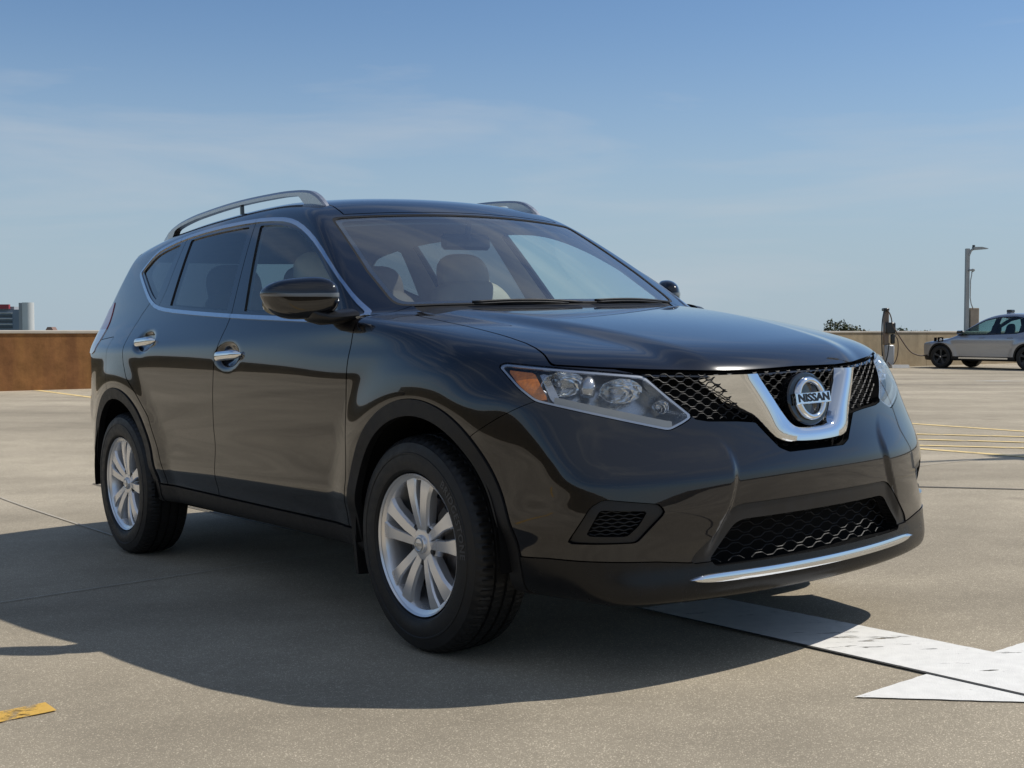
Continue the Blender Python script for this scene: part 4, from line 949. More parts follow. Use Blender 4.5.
lo = pocket('lower_grille', S_['lower_in'], 'both', M['dark'], bumper, .060, off=.004)
waves(.338, .456, .0195, .088, .0058, _in(LI, -.003), .0019, .036, 'lower_grille_mesh', M['plastic'], bumper)
# chevron: inner and outer edges in the front view, with a bevelled section
vi = [(.205, .880), (.200, .868), (.178, .835), (.148, .790), (.118, .745), (.098, .722), (.075, .711), (.04, .708), (0, .707)]
vo = [(.272, .880), (.266, .868), (.246, .830), (.212, .770), (.182, .715), (.166, .686), (.142, .670), (.08, .664), (0, .662)]
def path(p, n=24):
    p = chaikin(p, 2, False); d = np.concatenate([[0], np.cumsum(np.linalg.norm(np.diff(p, axis=0), axis=1))]); t = np.linspace(0, d[-1], n); return np.stack([np.interp(t, d, p[:, i]) for i in (0, 1)], 1)
A_, B_ = path(vi), path(vo); A_ = np.concatenate([A_, A_[-2::-1]*[-1, 1]]); B_ = np.concatenate([B_, B_[-2::-1]*[-1, 1]])
rings = []
for (ya, za), (yb, zb) in zip(A_, B_):
    o = np.array([yb-ya, zb-za]); o /= np.linalg.norm(o)
    pt = lambda y, z, d: (gx(y, z)+d, y, z)
    lerp = lambda t: (ya+(yb-ya)*t, za+(zb-za)*t)
    rings.append([pt(ya-o[0]*.004, za-o[1]*.004, -.045), pt(ya, za, .010), pt(*lerp(.12), .0165), pt(*lerp(.5), .0185), pt(*lerp(.88), .0145), pt(yb, zb, .006), pt(yb+(math.copysign(.100*max(0., (zb-.655)/.22)+.004, yb) if abs(yb) > .02 else 0), zb-.012*(1-sst(.66, .72, zb)), -.050)])
mb = MB(); mb.loft(rings, cap=True); mb.build('chrome_chevron', M['chrome'], gr, auto=50)
# emblem: ring, bar and letters on a dark pad
EC = np.array([.886, 0, .794]); tilt = math.atan2(FC(.83)-FC(.76), .07)
ez = np.array([math.sin(tilt)*1, 0, math.cos(tilt)]); ez = np.array([FC(.83)-FC(.76), 0, .07]); ez /= np.linalg.norm(ez); ex = np.array([ez[2], 0, -ez[0]]); ey = np.array([0, 1., 0])
mb = MB(); n = 64
pad_r = [(.096*math.cos(a), .083*math.sin(a)) for a in np.linspace(0, 2*math.pi, 48, endpoint=False)]
mb.loft([[EC+ex*d+ey*u*s+ez*v*s for u, v in pad_r] for d, s in ((-.05, 1), (-.010, 1), (-.006, .95))]); emb = mb.build('emblem', M['gloss'], gr, auto=40)
rows = []
for a in np.linspace(0, 2*math.pi, n, endpoint=False):
    c, s = math.cos(a), math.sin(a); rows.append([EC+ex*d+ey*(r*c*1.02)+ez*r*s for r, d in ((.0485, -.004), (.0495, .006), (.054, .0115), (.061, .0115), (.0665, .006), (.068, -.004))])
MB().loft(rows, cap=False, closed=True).build('emblem_ring', M['chrome'], gr, auto=60)
MB().loft([[EC+ex*d+ey*u*w+ez*v*h for u, v in ((-1, -1), (1, -1), (1, 1), (-1, 1))] for d, w, h in ((-.002, .0815, .0175), (.0125, .0815, .0175), (.0155, .0795, .0155))]).build('emblem_bar', M['chrome'], gr, auto=30)
V, F = text_mesh('NISSAN', .034, .0012, .0011, 1.28, 1.02)
mesh_obj('emblem_letters', [EC+ex*(.0158+v[2])+ey*v[0]+ez*v[1] for v in V], F, M['letters'], gr, False)
# bright strip on the lip
cs = []
for y in np.linspace(-.53, .53, 61):
    e = (abs(y)/.53); h = .0145*(1-e**14*.85); zc = .2965+.004*e*e; q = gx(y, zc)
    cs.append([(gx(y, zc-h)+.001, y, zc-h), (gx(y, zc-h)+.009, y, zc-h+.002), (q+.0125, y, zc), (gx(y, zc+h)+.010, y, zc+h-.002), (gx(y, zc+h)-.002, y, zc+h)])
MB().loft(cs).build('chrome_strip', M['chrome'], bumper, auto=50)
# ------------------------------------------------------------------ wheels
def make_wheel(x, sg, phase, text_at):
    w = empty('wheel'); w.parent = suv; w.location = (x, sg*.7975, WR); w.rotation_euler = (0, 0, 0 if sg > 0 else math.pi)
    R = .357                                         # local axes: +y points outwards
    prof = [(.222, -.098), (.236, -.108), (.262, -.1125), (.300, -.112), (.326, -.106), (.340, -.098), (.349, -.088), (.3545, -.072), (.3565, -.050), (.3565, -.0485), (.3485, -.047), (.3485, -.039), (.357, -.0375), (.3575, -.006), (.3495, -.005), (.3495, .005), (.3575, .006),
            (.357, .0375), (.3485, .039), (.3485, .047), (.3565, .0485), (.3565, .050), (.3545, .072), (.349, .088), (.340, .098), (.3345, .1025), (.3335, .1045), (.326, .1065), (.312, .1105), (.303, .1115), (.3015, .1140), (.297, .1142), (.2955, .1125), (.285, .1135), (.262, .1135), (.247, .1115), (.2465, .1100), (.2415, .1075), (.2385, .103), (.2365, .094)]
    n = 320; mb = MB(); V = []; m = len(prof)
    for k in range(n):
        a = 2*math.pi*k/n
        for i, (r, h) in enumerate(prof):
            ah = abs(h); kk = (k+int(h*130)) % 5
            if .049 < ah < .1 and r > .338 and kk == 0: r -= .0065 if ah < .09 else .004
            elif .006 <= ah < .038 and r > .352 and (k+int(h*260)) % 5 == 2: r -= .004
            # flat where the tyre carries the car
            zz = r*math.sin(a); lim = -(WR-.001)
            bulge = 0
            if zz < lim: bulge = (lim-zz); zz = lim
            if a > math.pi and r < .345 and r > .25: bulge = .006*max(0, math.cos((a-1.5*math.pi))**12)
            V.append((r*math.cos(a), h+math.copysign(bulge, h), zz))
    F = [(k*m+i, k*m+i+1, ((k+1) % n)*m+i+1, ((k+1) % n)*m+i) for k in range(n) for i in range(m-1)]
    mb.add(V, F); ty = mb.build('tyre', M['tyre'], w, auto=32)
    # raised lettering on the sidewall
    mb = MB()
    V, F = text_mesh('BRIDGESTONE', .036, .0010, .0007, .98, 1.16)
    for u, v, d in V:
        rr = .279+v; a = math.radians(text_at)+u/.279; mb.V.append((-rr*math.sin(a), .1139+d, rr*math.cos(a)))
    mb.F = F; mesh_obj('lettering', mb.V, F, M['tyre_letters'], ty, False)
    # rim barrel and lip
    mb = MB(); mb.lathe([(.226, .098), (.2325, .1035), (.2335, .1015), (.2325, .099), (.222, .094), (.2125, .088), (.2075, .075), (.202, .040), (.200, -.02), (.205, -.085), (.222, -.1)], 160)
    rim = mb.build('rim', M['alloy'], w, auto=35)
    sp = MB()
    for pr in range(5):
        for s in (-1, 1):
            a = math.radians(phase+72*pr+s*12.8); ca, sa = math.cos(a), math.sin(a); er = np.array([ca, 0, sa]); et = np.array([-sa, 0, ca]); eo = np.array([0, 1., 0])
            rings = []
            # (radius, half width, face height, tangential shift towards the pair, depth)
            for r, hw, fy, sh, dp in ((.040, .0175, .078, .003, .030), (.062, .0170, .082, .003, .034), (.095, .0190, .0885, .001, .040), (.130, .0205, .0925, .001, .040), (.160, .0220, .0945, .001, .038), (.180, .0250, .0945, .001, .036), (.200, .0300, .0930, .001, .034), (.2165, .0320, .0905, .001, .028)):
                c = er*r+et*(s*sh); f = lambda t, y: c+et*t*s+eo*y
                rings.append([f(-hw*1.02, fy-dp), f(-hw, fy-.007), f(-hw*.86, fy), f(hw*.72, fy-.0025), f(hw*.97, fy-.013), f(hw, fy-dp)])
            sp.loft(rings)
    sp.build('spokes', M['alloy'], rim, auto=20)
    mb = MB(); mb.lathe([(.002, .0925), (.018, .0920), (.0275, .0895), (.0295, .0860), (.0305, .080), (.040, .079), (.0560, .0775), (.0700, .070), (.078, .056), (.079, .02)], 40); mb.build('hub', M['alloy'], rim, auto=30)
    mb = MB(); mb.lathe([(.0195, .0927), (.0215, .0935), (.0235, .0925)], 32); mb.box((0, .0925, 0), (.046, .0026, .010)); mb.build('hub_badge', M['lamp_grey'], rim, auto=30)
    nut = MB().lathe([(.0135, .0785), (.0132, .073), (.0125, .0735), (.0115, .068), (.0095, .068), (.0092, .0775), (.004, .0790), (.001, .0790)], 10).build('lug_nut', M['caliper'], rim)
    for k in range(5):
        a = math.radians(phase+72*k+36); q = nut
        if k: q = nut.copy(); COL.objects.link(q); q.parent = rim
        q.location = (.0572*math.cos(a), 0, .0572*math.sin(a))
    mb = MB(); mb.lathe([(.06, .030), (.148, .030), (.150, .028), (.150, .010), (.148, .008), (.06, .008)], 64); mb.lathe([(.002, .048), (.078, .048), (.08, .03)], 40); mb.build('brake_disc', M['disc'], w, auto=30)
    rows = []
    for a in np.linspace(math.radians(150 if sg < 0 else 30)-.42, math.radians(150 if sg < 0 else 30)+.42, 9):
        rows.append([(r*math.cos(a), h, r*math.sin(a)) for r, h in ((.098, -.02), (.098, .052), (.125, .058), (.158, .050), (.163, -.02))])
    MB().loft(rows).build('brake_caliper', M['caliper'], w, auto=30)
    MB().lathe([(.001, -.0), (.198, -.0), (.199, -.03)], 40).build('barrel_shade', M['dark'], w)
    return w
make_wheel(0, -1, 92, 66); make_wheel(WB, -1, 100, 200); make_wheel(0, 1, 80, 20); make_wheel(WB, 1, 95, 120)
# ------------------------------------------------------------------ door mirrors, handles, rails, wipers
def blob(name, fn, lo_, hi_, h, m, parent, sg=-1):
    P, Q = surfnet(fn, lo_, hi_, h); P = project(P, fn, 5); N = normals(P, fn)
    P = P*[1, sg*-1*-1, 1] if False else P
    if sg < 0: return mesh_obj(name, P*FLIP, [tuple(q[::-1]) for q in Q.tolist()], m, parent, True, N*FLIP)
    return mesh_obj(name, P, Q.tolist(), m, parent, True, N)
MC = np.array([-.590, .985, 1.182])
def mir(x, y, z):
    v = (y-MC[1]); u = (x-MC[0])+.85*v; w = (z-MC[2])
    # housing: long across, blunt at the back, tapered towards the tip and in front
    hv = .098; t = np.clip((v+.12)/.26, 0, 1.2)
    hz = .077-.014*t**2; hv = np.where(v > 0, hv*(1+.26*np.clip(w/.077, -1, .30)), hv); hx = .095-.04*t**2
    k = ((np.abs(v)/hv)**3.2+(np.abs(w+.006*t)/hz)**2.6+(np.abs(np.minimum(u-.02, 0)/(.055))**4+np.abs(np.maximum(u-.02, 0)/hx)**2.0))
    return (np.maximum(k, 1e-6)**(1/2.8)-1)*.07
for side, sg in SIDES:
    mr = empty('door_mirror'); mr.parent = suv
    lo_, hi_ = MC-[.19, .20, .13], MC+[.22, .20, .13]
    P, Q = surfnet(mir, lo_, hi_, .009); P = project(P, mir, 6); sk = Sk(P, Q.astype(int)); fold = np.array([-.135, -.02, 0]) if sg > 0 else np.zeros(3)     # the far mirror is folded back a little
    up, low = clip(sk, (MC[2]+.018-.06*(sk.P[:, 0]-MC[0])-.02*(sk.P[:, 1]-MC[1]))-sk.P[:, 2])
    band, low = clip(low, (MC[2]+.006-.06*(low.P[:, 0]-MC[0]))-low.P[:, 2])
    for nm, s_, mm, off in (('mirror_cap', up, M['paint'], 0), ('turn_signal', band, M['signal'], -.001), ('mirror_base', low, M['paint'], 0)):
        N = normals(s_.P, mir); V = s_.P-N*off+fold
        if sg < 0: mesh_obj(nm, V*FLIP, [f[::-1] for f in s_.polys()], mm, mr, True, N*FLIP)
        else: mesh_obj(nm, V, s_.polys(), mm, mr, True, N)
    mb = MB(); g = [(MC[0]-.045-.85*.082*math.cos(a)*abs(math.cos(a))**-.4, MC[1]+.082*math.cos(a)*abs(math.cos(a))**-.4, MC[2]-.004+.056*math.sin(a)*abs(math.sin(a))**-.4) for a in np.linspace(.02, 2*math.pi+.02, 30, endpoint=False)]
    mb.loft([[(p[0]+d+fold[0], sg*(p[1]+fold[1]), p[2]) for p in g] for d in (0, .004)]); mb.build('mirror_glass', M['chrome'], mr)
    # foot from the door to the housing
    ring = lambda y, zc, hx, hz, xc: [(xc+hx*math.cos(a), sg*y, zc+hz*math.sin(a)) for a in np.linspace(0, 2*math.pi, 16, endpoint=False)]
    MB().loft([ring(.845, 1.112, .085, .026, -.48), ring(.89, 1.108, .080, .024, -.49), ring(.935, 1.106, .070, .024, -.51), ring(.965, 1.118, .058, .024, -.535+fold[0]*.8), ring(.98, 1.135, .05, .02, -.55+fold[0])]).build('mirror_foot', M['plastic_smooth'], mr, auto=40)
def side_y(x, z): return float(side_w(np.array([x]), np.array([z]))[0])
HAND = ((-1.342, .982), (-2.308, 1.056))
for side, sg in SIDES:
    for (hx, hz), nm in zip(HAND, ('front', 'rear')):
        par = [o for o in suv.children if o.name.startswith(nm+'_door')][0 if sg > 0 else 1]
        hd = MB(); rows = []
        for t in np.linspace(-1, 1, 17):
            x = hx-t*.118; z = hz-.004*t; yy = side_y(x, z)-(-.0) ; lift = .022*(1-abs(t)**5)-.001; hh = .0195*math.sqrt(max(.03, 1-abs(t)**7)); th = .0105*math.sqrt(max(.05, 1-abs(t)**7))
            yb = max(side_y(hx-.17, hz), side_y(hx+.17, hz))+.001
            rows.append([(x, sg*(yb+lift+th*math.cos(a)), z+hh*math.sin(a)) for a in np.linspace(0, 2*math.pi, 14, endpoint=False)])
        hd.loft(rows); hd.build('door_handle', M['chrome'], par, smooth=True)
# roof rails
def roof_z(y):
    def f(x):
        zz = np.linspace(1.75, 1.40, 140); g = G0(np.full(140, x), np.full(140, y), zz); k = np.where(g < 0)[0]; return zz[k[0]] if len(k) else 1.5
    return f
rz_ = roof_z(.556)
top = curve([(-2.90, 1.600), (-2.83, 1.628), (-2.75, 1.648), (-2.62, 1.668), (-2.4, 1.684), (-1.94, 1.695), (-1.55, 1.687), (-1.35, 1.674), (-1.25, 1.660), (-1.18, 1.632), (-1.12, 1.588), (-1.085, 1.555)], .008)
for side, sg in SIDES:
    rows = []
    for x in np.concatenate([np.linspace(-2.90, -2.62, 14), np.linspace(-2.58, -1.38, 26), np.linspace(-1.36, -1.09, 22)]):
        t = float(top(x)); rf = rz_(x)-.006; b = t-.024
        e = 1-sstep(-2.78, -2.71, np.array(x)) if x < -2 else sstep(-1.36, -1.27, np.array(x)); b = b*(1-e)+min(b, rf)*e if True else b
        b = min(b, t-.006); yc = .556-.012*((x+1.9)/1.0)**2*(x < -1.9)
        w = .0165*(1-.35*sstep(-1.16, -1.08, np.array(x))-.35*(1-sstep(-2.9, -2.8, np.array(x))))
        rows.append([(x, sg*(yc+w), b), (x, sg*(yc+w), t-.010), (x, sg*(yc+w*.55), t), (x, sg*(yc-w*.55), t), (x, sg*(yc-w), t-.010), (x, sg*(yc-w), b)])
    rl_ = MB().loft(rows).build('roof_rail', M['rail'], suv, auto=35)
    MB().loft([[(-1.93+dx, sg*(.556+dy), z) for dx, dy in ((-.006, -.008), (.006, -.008), (.006, .008), (-.006, .008))] for z in (rz_(-1.93)-.01, 1.676)]).build('rail_post', M['gloss'], rl_)
# wipers
for ys, ye in ((.02, -.44), (.60, .10)):
    pts = []
    for t in np.linspace(0, 1, 14):
        y = ys+(ye-ys)*t; x = -.205-.33*y*y-.012*math.sin(t*math.pi)-.012*t; z = float(wind(np.array(x), np.array(y)))+.016
        pts.append((x, y, z))
    wp = MB(); wp.tube(pts, .0055, 6); wp.tube([(p[0]+.012, p[1], p[2]-.008) for p in pts[2:]], .004, 5); wp.build('wiper', M['plastic'], suv, smooth=True)
# ------------------------------------------------------------------ cabin
def cushion(c, d, e=3.2, lean=0.):
    c = np.array(c); d = np.array(d)/2
    def fn(x, y, z):
        u = x-c[0]+lean*(z-c[2]); k = (np.abs(u)/d[0])**e+(np.abs(y-c[1])/d[1])**e+(np.abs(z-c[2])/d[2])**e
        return (np.maximum(k, 1e-9)**(1/e)-1)*min(d)
    return fn, c-d-[abs(lean)*d[2]+.03, .03, .03], c+d+[abs(lean)*d[2]+.03, .03, .03]
def seat(x, y, name='seat', wide=.50):
    s = empty(name); s.parent = suv
    for nm, c, d, l in (('cushion', (x+.22, y, .70), (.56, wide, .16), 0), ('backrest', (x-.10, y, .99), (.16, wide*.96, .62), .32), ('headrest', (x-.225, y, 1.305), (.12, .285, .25), .2)):
        fn, lo_, hi_ = cushion(c, d, 2.8 if nm == 'headrest' else 3.4, l); P, Q = surfnet(fn, lo_, hi_, .025); P = project(P, fn, 4); mesh_obj(nm, P, Q.tolist(), M['seat'], s, True, normals(P, fn))
    MB().tube([(x-.20, y-.06, 1.2), (x-.215, y-.06, 1.32)], .007, 8).tube([(x-.20, y+.06, 1.2), (x-.215, y+.06, 1.32)], .007, 8).build('headrest_post', M['chrome'], s, smooth=True)
seat(-1.27, -.38); seat(-1.27, .38)
for y in (-.42, 0, .42): seat(-2.12, y, 'rear_seat', .42)
fn, lo_, hi_ = cushion((-.42, 0, .90), (.62, 1.50, .34), 4.5); P, Q = surfnet(fn, lo_, hi_, .03); P = project(P, fn, 4)
mesh_obj('dashboard', P, Q.tolist(), M['cabin_dark'], suv, True, normals(P, fn))
mb = MB(); c = np.array([-.80, .38, .99]); a1 = np.array([0, 1., 0]); a2 = np.array([.38, 0, .925])
mb.tube([c+.185*(math.cos(a)*a1+math.sin(a)*a2) for a in np.linspace(0, 2*math.pi, 40, endpoint=False)], .015, 8, closed=True)
for a in (0, math.pi, -math.pi/2): mb.tube([c+.17*(math.cos(a)*a1+math.sin(a)*a2), c+.03*(math.cos(a)*a1+math.sin(a)*a2)-[-.03, 0, 0]], .014, 6)
mb.tube([c, c+[.25, 0, -.08]], .04, 10); mb.build('steering_wheel', M['cabin_dark'], suv, smooth=True)
mb = MB(); mb.box((-.93, 0, 1.43), (.035, .25, .068), bev=.014); mb.tube([(-.915, 0, 1.44), (-.905, 0, 1.525)], .012, 8); mb.build('rear_view_mirror', M['cabin_dark'], suv, auto=40)
MB().box((-1.9, 0, .40), (3.0, 1.5, .06)).box((-3.0, 0, .62), (.7, 1.3, .4)).box((-1.35, 0, .62), (.5, .22, .42), bev=.03).build('cabin_floor', M['cabin_dark'], suv)
for sg in (1, -1):
    mb = MB()
    mb.loft([[(x, sg*(.78), .45), (x, sg*.85, .45), (x, sg*.835, 1.05), (x, sg*.77, 1.05)] for x in (-.5, -1.45)]); mb.loft([[(x, sg*(.78), .45), (x, sg*.85, .45), (x, sg*.82, 1.07), (x, sg*.76, 1.07)] for x in (-1.55, -2.35)]); mb.build('door_card', M['cabin_dark'], suv)
mb = MB(); mb.box((-1.35, 0, .275), (3.6, 1.35, .07)); mb.box((.45, 0, .30), (.75, 1.2, .06)); mb.tube([(WB, -.7, .30), (WB, .7, .30)], .05, 10); mb.tube([(0, -.7, .32), (0, .7, .32)], .04, 10); mb.tube([(-.9, .25, .22), (-3.4, .35, .24)], .035, 10); mb.build('underbody', M['dark'], suv)
for sg in (1, -1): MB().loft([[(-.405, sg*y, z) for y, z in ((.64, .46), (.90, .46), (.885, .20), (.66, .18))], [(-.425, sg*y, z) for y, z in ((.64, .46), (.90, .46), (.885, .20), (.66, .18))]]).build('mud_flap', M['plastic'], suv)

# ------------------------------------------------------------------ the silver car charging by the far parapet
_n = np.array([(942-512)*37.0/FPX, 37.0])+.80*BX
ev = empty('parked_hatchback', (*_n, -.097), math.atan2(-AX[1], -AX[0])); tag(ev, 'silver electric crossover with black wheels plugged in at the far tan parapet', 'car')
E_T = curve([(1.0, .55), (.88, .70), (.72, .80), (.3, .895), (-.2, .965), (-.45, 1.04), (-.9, 1.29), (-1.3, 1.52), (-1.7, 1.63), (-2.1, 1.66), (-2.6, 1.635), (-3.1, 1.475), (-3.45, 1.30), (-3.7, 1.06), (-3.85, .80)], .06)
E_P = curve([(.95, -.22), (.7, -.09), (.3, -.025), (-.5, 0), (-2.6, 0), (-3.2, -.05), (-3.85, -.20)], .12)
E_Z = curve([(.18, .84), (.32, .88), (.45, .885), (.60, .90), (.75, .93), (.88, .935), (.97, .905), (1.2, .80), (1.5, .64), (1.65, .55)], .03)
EA, EB = (0., .35), (-2.80, .35)
def ev_fn(x, y, z):
    y = np.abs(y); s = E_Z(z)+E_P(x); rf = np.hypot(x-EA[0], z-EA[1]); rr = np.hypot(x-EB[0], z-EB[1]); s = s+.025*(1-sstep(.42, .62, rf))+.03*(1-sstep(.42, .66, rr))
    g = smax(y-s, (z-E_T(x)+.07*(y/.8)**2)*.8, .10); g = smax(g, x-.80+.22*y*y+.25*np.maximum(.45-z, 0), .14); g = smax(g, -x-3.80+.20*y*y, .16); return smax(g, .24-z, .05)
pe, qe = surfnet(ev_fn, (-4.0, -.06, .12), (1.1, 1.1, 1.75), .03); pe = project(pe, ev_fn); esk = Sk(pe, qe.astype(int)); _, esk = clip(esk, esk.P[:, 1].copy()); esk.P[np.abs(esk.P[:, 1]) < 1e-5, 1] = 0
M['silver'] = mat('silver_paint', (.34, .37, .42), .28, .6, .5, coat=1, coat_r=.03)
M['ev_glass'] = glass('ev_glass', (.50, .66, .66))
def ev_panel(name, sk, m, side, parent, off=0.):
    P = sk.P.copy(); N = normals(P, ev_fn, .004); P = P-N*off; Fs = sk.polys()
    if side == 'left': return mesh_obj(name, P, Fs, m, parent, True, N)
    if side == 'right': return mesh_obj(name, P*FLIP, [f[::-1] for f in Fs], m, parent, True, N*FLIP)
    n = len(P); return mesh_obj(name, np.concatenate([P, P*FLIP]), Fs+[tuple(i+n for i in f[::-1]) for f in Fs], m, parent, True, np.concatenate([N, N*FLIP]))
ex_ = lambda c: np.minimum(np.hypot(esk.P[:, 0]-EA[0], esk.P[:, 2]-EA[1])-c, np.hypot(esk.P[:, 0]-EB[0], esk.P[:, 2]-EB[1])-c)
_, esk = clip(esk, big(esk.P[:, 1] > .4, ex_(.375))); e_clad, esk = clip(esk, big(esk.P[:, 1] > .4, ex_(.425)))
e_sill, esk = clip(esk, np.where(esk.P[:, 2] < .6, esk.P[:, 2]-.37, .5))
EW = [(-.52, .985), (-.92, 1.22), (-1.38, 1.455), (-1.8, 1.54), (-2.3, 1.55), (-2.75, 1.48), (-3.02, 1.32), (-2.78, 1.12), (-2.45, 1.045), (-1.5, 1.005)]
e_win, esk = clip(esk, big(esk.P[:, 1] > .4, sdpoly(esk.P[:, 0], esk.P[:, 2], rnd(EW, .05))))
e_ws, esk = clip(esk, big((esk.P[:, 2] > .9), np.maximum.reduce([esk.P[:, 0]+.36+.25*esk.P[:, 1]**2, -1.34-esk.P[:, 0]+0*esk.P[:, 0], esk.P[:, 1]-np.interp(esk.P[:, 0], [-1.4, -.3], [.60, .72])])))
e_hood, esk = clip(esk, big((esk.P[:, 0] > -.40) & (esk.P[:, 2] > .70), np.maximum(esk.P[:, 1]-.70, .74-esk.P[:, 2])))
ed1, esk = clip(esk, big((esk.P[:, 1] > .4), np.maximum.reduce([esk.P[:, 0]+.47, -1.56-esk.P[:, 0], esk.P[:, 2]-1.06])))
ed2, esk = clip(esk, big((esk.P[:, 1] > .4), np.maximum.reduce([esk.P[:, 0]+1.57, -2.42-esk.P[:, 0]+.2*(esk.P[:, 2]-.5), esk.P[:, 2]-1.10])))
e_roof, esk = clip(esk, big((esk.P[:, 2] > 1.40), esk.P[:, 1]-.57))
ev_panel('body', esk, M['silver'], 'both', ev); ev_panel('hood', e_hood, M['silver'], 'both', ev); ev_panel('roof', e_roof, M['silver'], 'both', ev); ev_panel('windscreen', e_ws, M['ev_glass'], 'both', ev, .004)
in_, iq_ = surfnet(lambda x, y, z: ev_fn(x, y, z)+.05, (-4.0, -.9, .12), (1.1, .9, .93), .09); mesh_obj('interior', in_, iq_.tolist(), M['dark'], ev)
for side, sg in SIDES:
    [ev_panel('wheel_arch_trim', q_, M['plastic'], side, ev, -.004) for q_ in clip(e_clad, e_clad.P[:, 0]+1.4)]; ev_panel('sill_trim', e_sill, M['plastic'], side, ev)
    d1 = ev_panel('front_door', ed1, M['silver'], side, ev); d2 = ev_panel('rear_door', ed2, M['silver'], side, ev)
    fr_, pn = clip(e_win, -(sdpoly(e_win.P[:, 0], e_win.P[:, 2], rnd(EW, .05))+.03)); ev_panel('window_frame', fr_, M['gloss'], side, ev, -.002)
    pl, pn1 = clip(pn, pn.P[:, 0]+1.62+.12*(pn.P[:, 2]-1)); bp_, pn2 = clip(pl, pl.P[:, 0]+1.80+.12*(pl.P[:, 2]-1))
    w1, w2 = pn1, bp_; ev_panel('window', w1, M['ev_glass'], side, d1, .004); ev_panel('window', w2, M['ev_glass'], side, d2, .004); ev_panel('door_pillar', pn2, M['gloss'], side, ev)
    for nm, par, x in (('front', d1, -1.38), ('rear', d2, -2.28)): MB().box((x, sg*.932, .93), (.19, .03, .024), bev=.01).build('door_handle', M['silver'], par)
    mr = MB(); mr.loft([[(x, sg*y, z) for x, y, z in ((-.60, .86, 1.02), (-.74, .86, 1.02), (-.74, .86, 1.08), (-.60, .86, 1.08))], [(x, sg*y, z) for x, y, z in ((-.62, 1.0, 1.03), (-.80, 1.0, 1.03), (-.80, 1.0, 1.15), (-.66, 1.0, 1.15))], [(x, sg*y, z) for x, y, z in ((-.66, 1.09, 1.06), (-.80, 1.09, 1.06), (-.80, 1.09, 1.13), (-.68, 1.09, 1.13))]]); mr.build('door_mirror', M['gloss'], ev, auto=40)
    MB().loft([[(x, sg*y, z) for y, z in ((.885, .30), (.902, .30), (.905, .345), (.885, .345))] for x in (-.62, -2.2)]).build('sill_strip', M['satin'], ev)
    hl_, _ = clip(esk, big((esk.P[:, 0] > .35), np.maximum.reduce([np.abs(esk.P[:, 2]-.735-.10*(.75-esk.P[:, 0]))-.030, .55-esk.P[:, 1]])))
    if len(hl_.F): ev_panel('headlight', hl_, M['led'], side, ev, -.004)
    for c in (EA, EB):
        w = empty('wheel'); w.parent = ev; w.location = (c[0], sg*.80, .35); w.rotation_euler = (0, 0, 0 if sg > 0 else math.pi)
        MB().lathe([(.23, -.10), (.30, -.115), (.338, -.10), (.35, -.07), (.35, .07), (.338, .10), (.30, .115), (.24, .105), (.232, .09)], 40).build('tyre', M['tyre'], w, auto=35)
        rm = MB(); rm.lathe([(.236, .098), (.22, .085), (.21, .0), (.0, .0)], 40)
        for k in range(5):
            a = 2*math.pi*k/5+.4; er = np.array([math.cos(a), 0, math.sin(a)]); et = np.array([-math.sin(a), 0, math.cos(a)])
            rm.loft([[er*r+et*t*hw+np.array([0, y, 0]) for t, y in ((-1, f-.03), (-1, f), (1, f), (1, f-.03))] for r, hw, f in ((.03, .03, .07), (.12, .022, .085), (.222, .045, .09))])
        rm.lathe([(.0, .086), (.05, .084), (.06, .06)], 20); rm.build('rim', M['caliper'], w, auto=30)
        MB().lathe([(.0, .088), (.022, .0875), (.024, .083)], 12).build('hub_cap', M['alloy'], w)
MB().box((-1.75, 0, 1.655), (.16, .22, .05), bev=.02).build('sensor_foot', M['silver'], ev); MB().box((-1.75, 0, 1.715), (.17, .20, .085), bev=.02).build('roof_sensor', M['gloss'], ev)
for x, y in ((-1.4, .38), (-1.4, -.38), (-2.3, .4), (-2.3, -.4)):
    fn, lo_, hi_ = cushion((x-.1, y, 1.06), (.16, .46, .62), 3, .25); P, Q = surfnet(fn, lo_, hi_, .06); mesh_obj('seat', P, Q.tolist(), M['cabin_dark'], ev)
yf = .932
MB().loft([[(-.02+x, yf+y, .87+z) for x, y, z in ((-.10, .0, -.07), (.10, -.01, -.07), (.10, -.02, .07), (-.10, -.01, .07))], [(-.02+x, yf+.012+y, .87+z) for x, y, z in ((-.10, .0, -.07), (.10, -.01, -.07), (.10, -.02, .07), (-.10, -.01, .07))]]).build('charge_port', M['dark'], ev)
MB().loft([[(.10+x, yf+y, .87+z) for x, y, z in ((0, 0, -.06), (.012, 0, -.06), (.012, -.01, .06), (0, -.01, .06))], [(.12+x, yf+.11+y, .87+z) for x, y, z in ((0, 0, -.06), (.012, 0, -.06), (.012, -.01, .06), (0, -.01, .06))]]).build('charge_flap', M['gloss'], ev)
MB().lathe([(.0, .05), (.035, .05), (.045, .0)], 14, 'y', (-.05, yf+.01, .86)).build('charge_socket', M['plate_white'], ev)
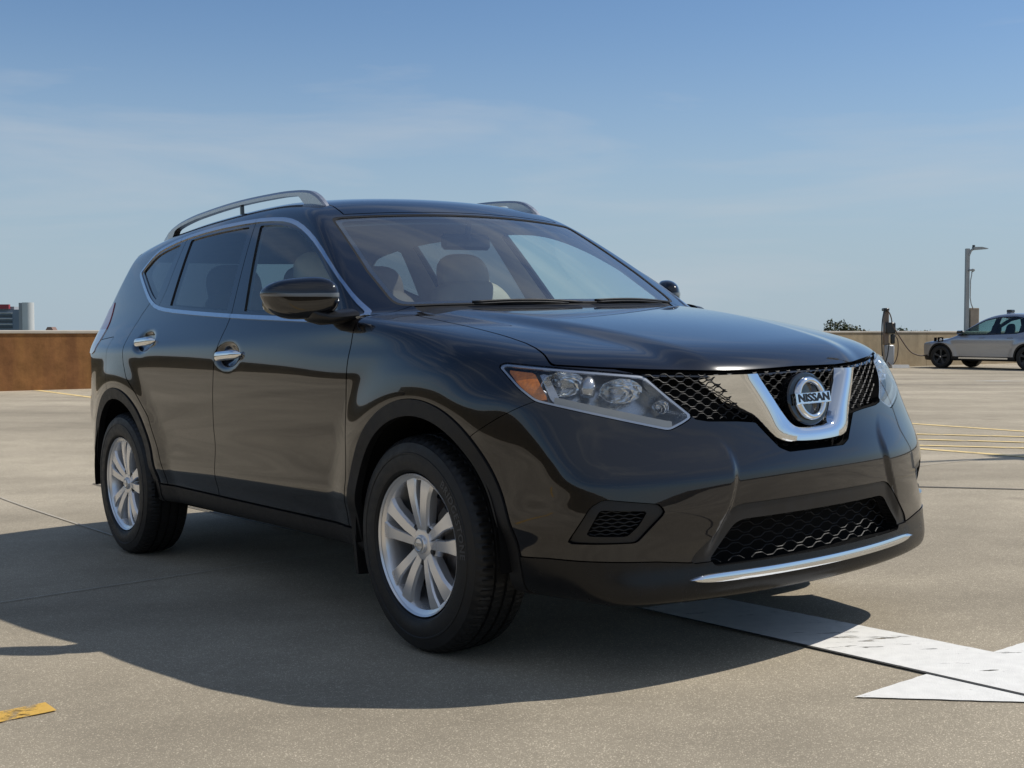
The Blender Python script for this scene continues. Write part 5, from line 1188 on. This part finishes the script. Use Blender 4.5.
# ------------------------------------------------------------------ the charger and its cables
q = 37.2; kq = q/FPX; cz = -.097
ch = empty('charging_station', ((890-512)*kq, q, cz)); tag(ch, 'slim grey charging post with looped cables in front of the tan parapet', 'charger')
gx_ = lambda px: (px-890)*kq; gzq = lambda y: HC+(331-y)*kq-cz
M['ch_grey'] = mat('charger_grey', (.40, .41, .42), .4, .3, noise=(6, .06)); M['ch_black'] = mat('charger_black', (.015, .017, .018), .3); M['ch_brown'] = mat('charger_pole', (.20, .155, .12), .6); M['cable'] = mat('cable_brown', (.10, .065, .045), .55)
MB().box((gx_(889.5), .10, gzq(345)/2), (.30, .22, gzq(345)), bev=.03).build('cabinet', M['ch_grey'], ch, auto=40)
MB().box((gx_(886.5), .10, (gzq(345)+gzq(311))/2), (.15, .16, gzq(311)-gzq(345)), bev=.02).build('mast', M['ch_brown'], ch, auto=40)
MB().box((gx_(885.5), .06, gzq(309.6)), (.17, .26, .09), bev=.02).build('mast_cap', M['ch_black'], ch, auto=40)
MB().box((gx_(889.5), -.03, gzq(328)), (.30, .16, .34), bev=.03).build('display', M['ch_black'], ch, auto=40)
MB().box((gx_(892), -.04, gzq(339)), (.13, .10, .30), bev=.03).build('holster', M['ch_black'], ch, auto=40)
def sag(pts, r, name, m, n=40):
    P = chaikin(pts, 3, False); return MB().tube(P, r, 6).build(name, m, ch, smooth=True)
sag([(gx_(885), -.06, gzq(309.5)), (gx_(882), -.08, gzq(313)), (gx_(880.4), -.1, gzq(325)), (gx_(880.6), -.1, gzq(345)), (gx_(881.5), -.1, gzq(358)), (gx_(884), -.1, gzq(364)), (gx_(886.5), -.1, gzq(356)), (gx_(888), -.1, gzq(343))], .018, 'cable', M['ch_black'])
sag([(gx_(894), -.06, gzq(335)), (gx_(897), -.1, gzq(340)), (gx_(897), -.1, gzq(354)), (gx_(894), -.1, gzq(363)), (gx_(890), -.1, gzq(366)), (gx_(887), -.1, gzq(362))], .016, 'cable', M['cable'])
sag([(gx_(886), -.06, gzq(309.5)), (gx_(889.5), -.1, gzq(316)), (gx_(891), -.1, gzq(326)), (gx_(894.5), -.1, gzq(331)), (gx_(901), -.1, gzq(341)), (gx_(908), -.15, gzq(351.5)), (gx_(914), -.15, gzq(354.5)), (gx_(920), -.12, gzq(355.8)), (gx_(927), -.05, gzq(355))], .020, 'cable', M['cable'])
ws_ = empty('wheel_stop', ((900-512)*37.0/FPX, 37.0, -.097)); tag(ws_, 'short pale concrete wheel stop on the deck at the foot of the charger', 'wheel stop')
mb = MB(); mb.prism([(-.11, 0), (.11, 0), (.07, .10), (-.07, .10)], -.26, .26, 'x'); mb.build('block', mat('pale_block', (.60, .58, .54), .8, noise=(8, .1)), ws_)
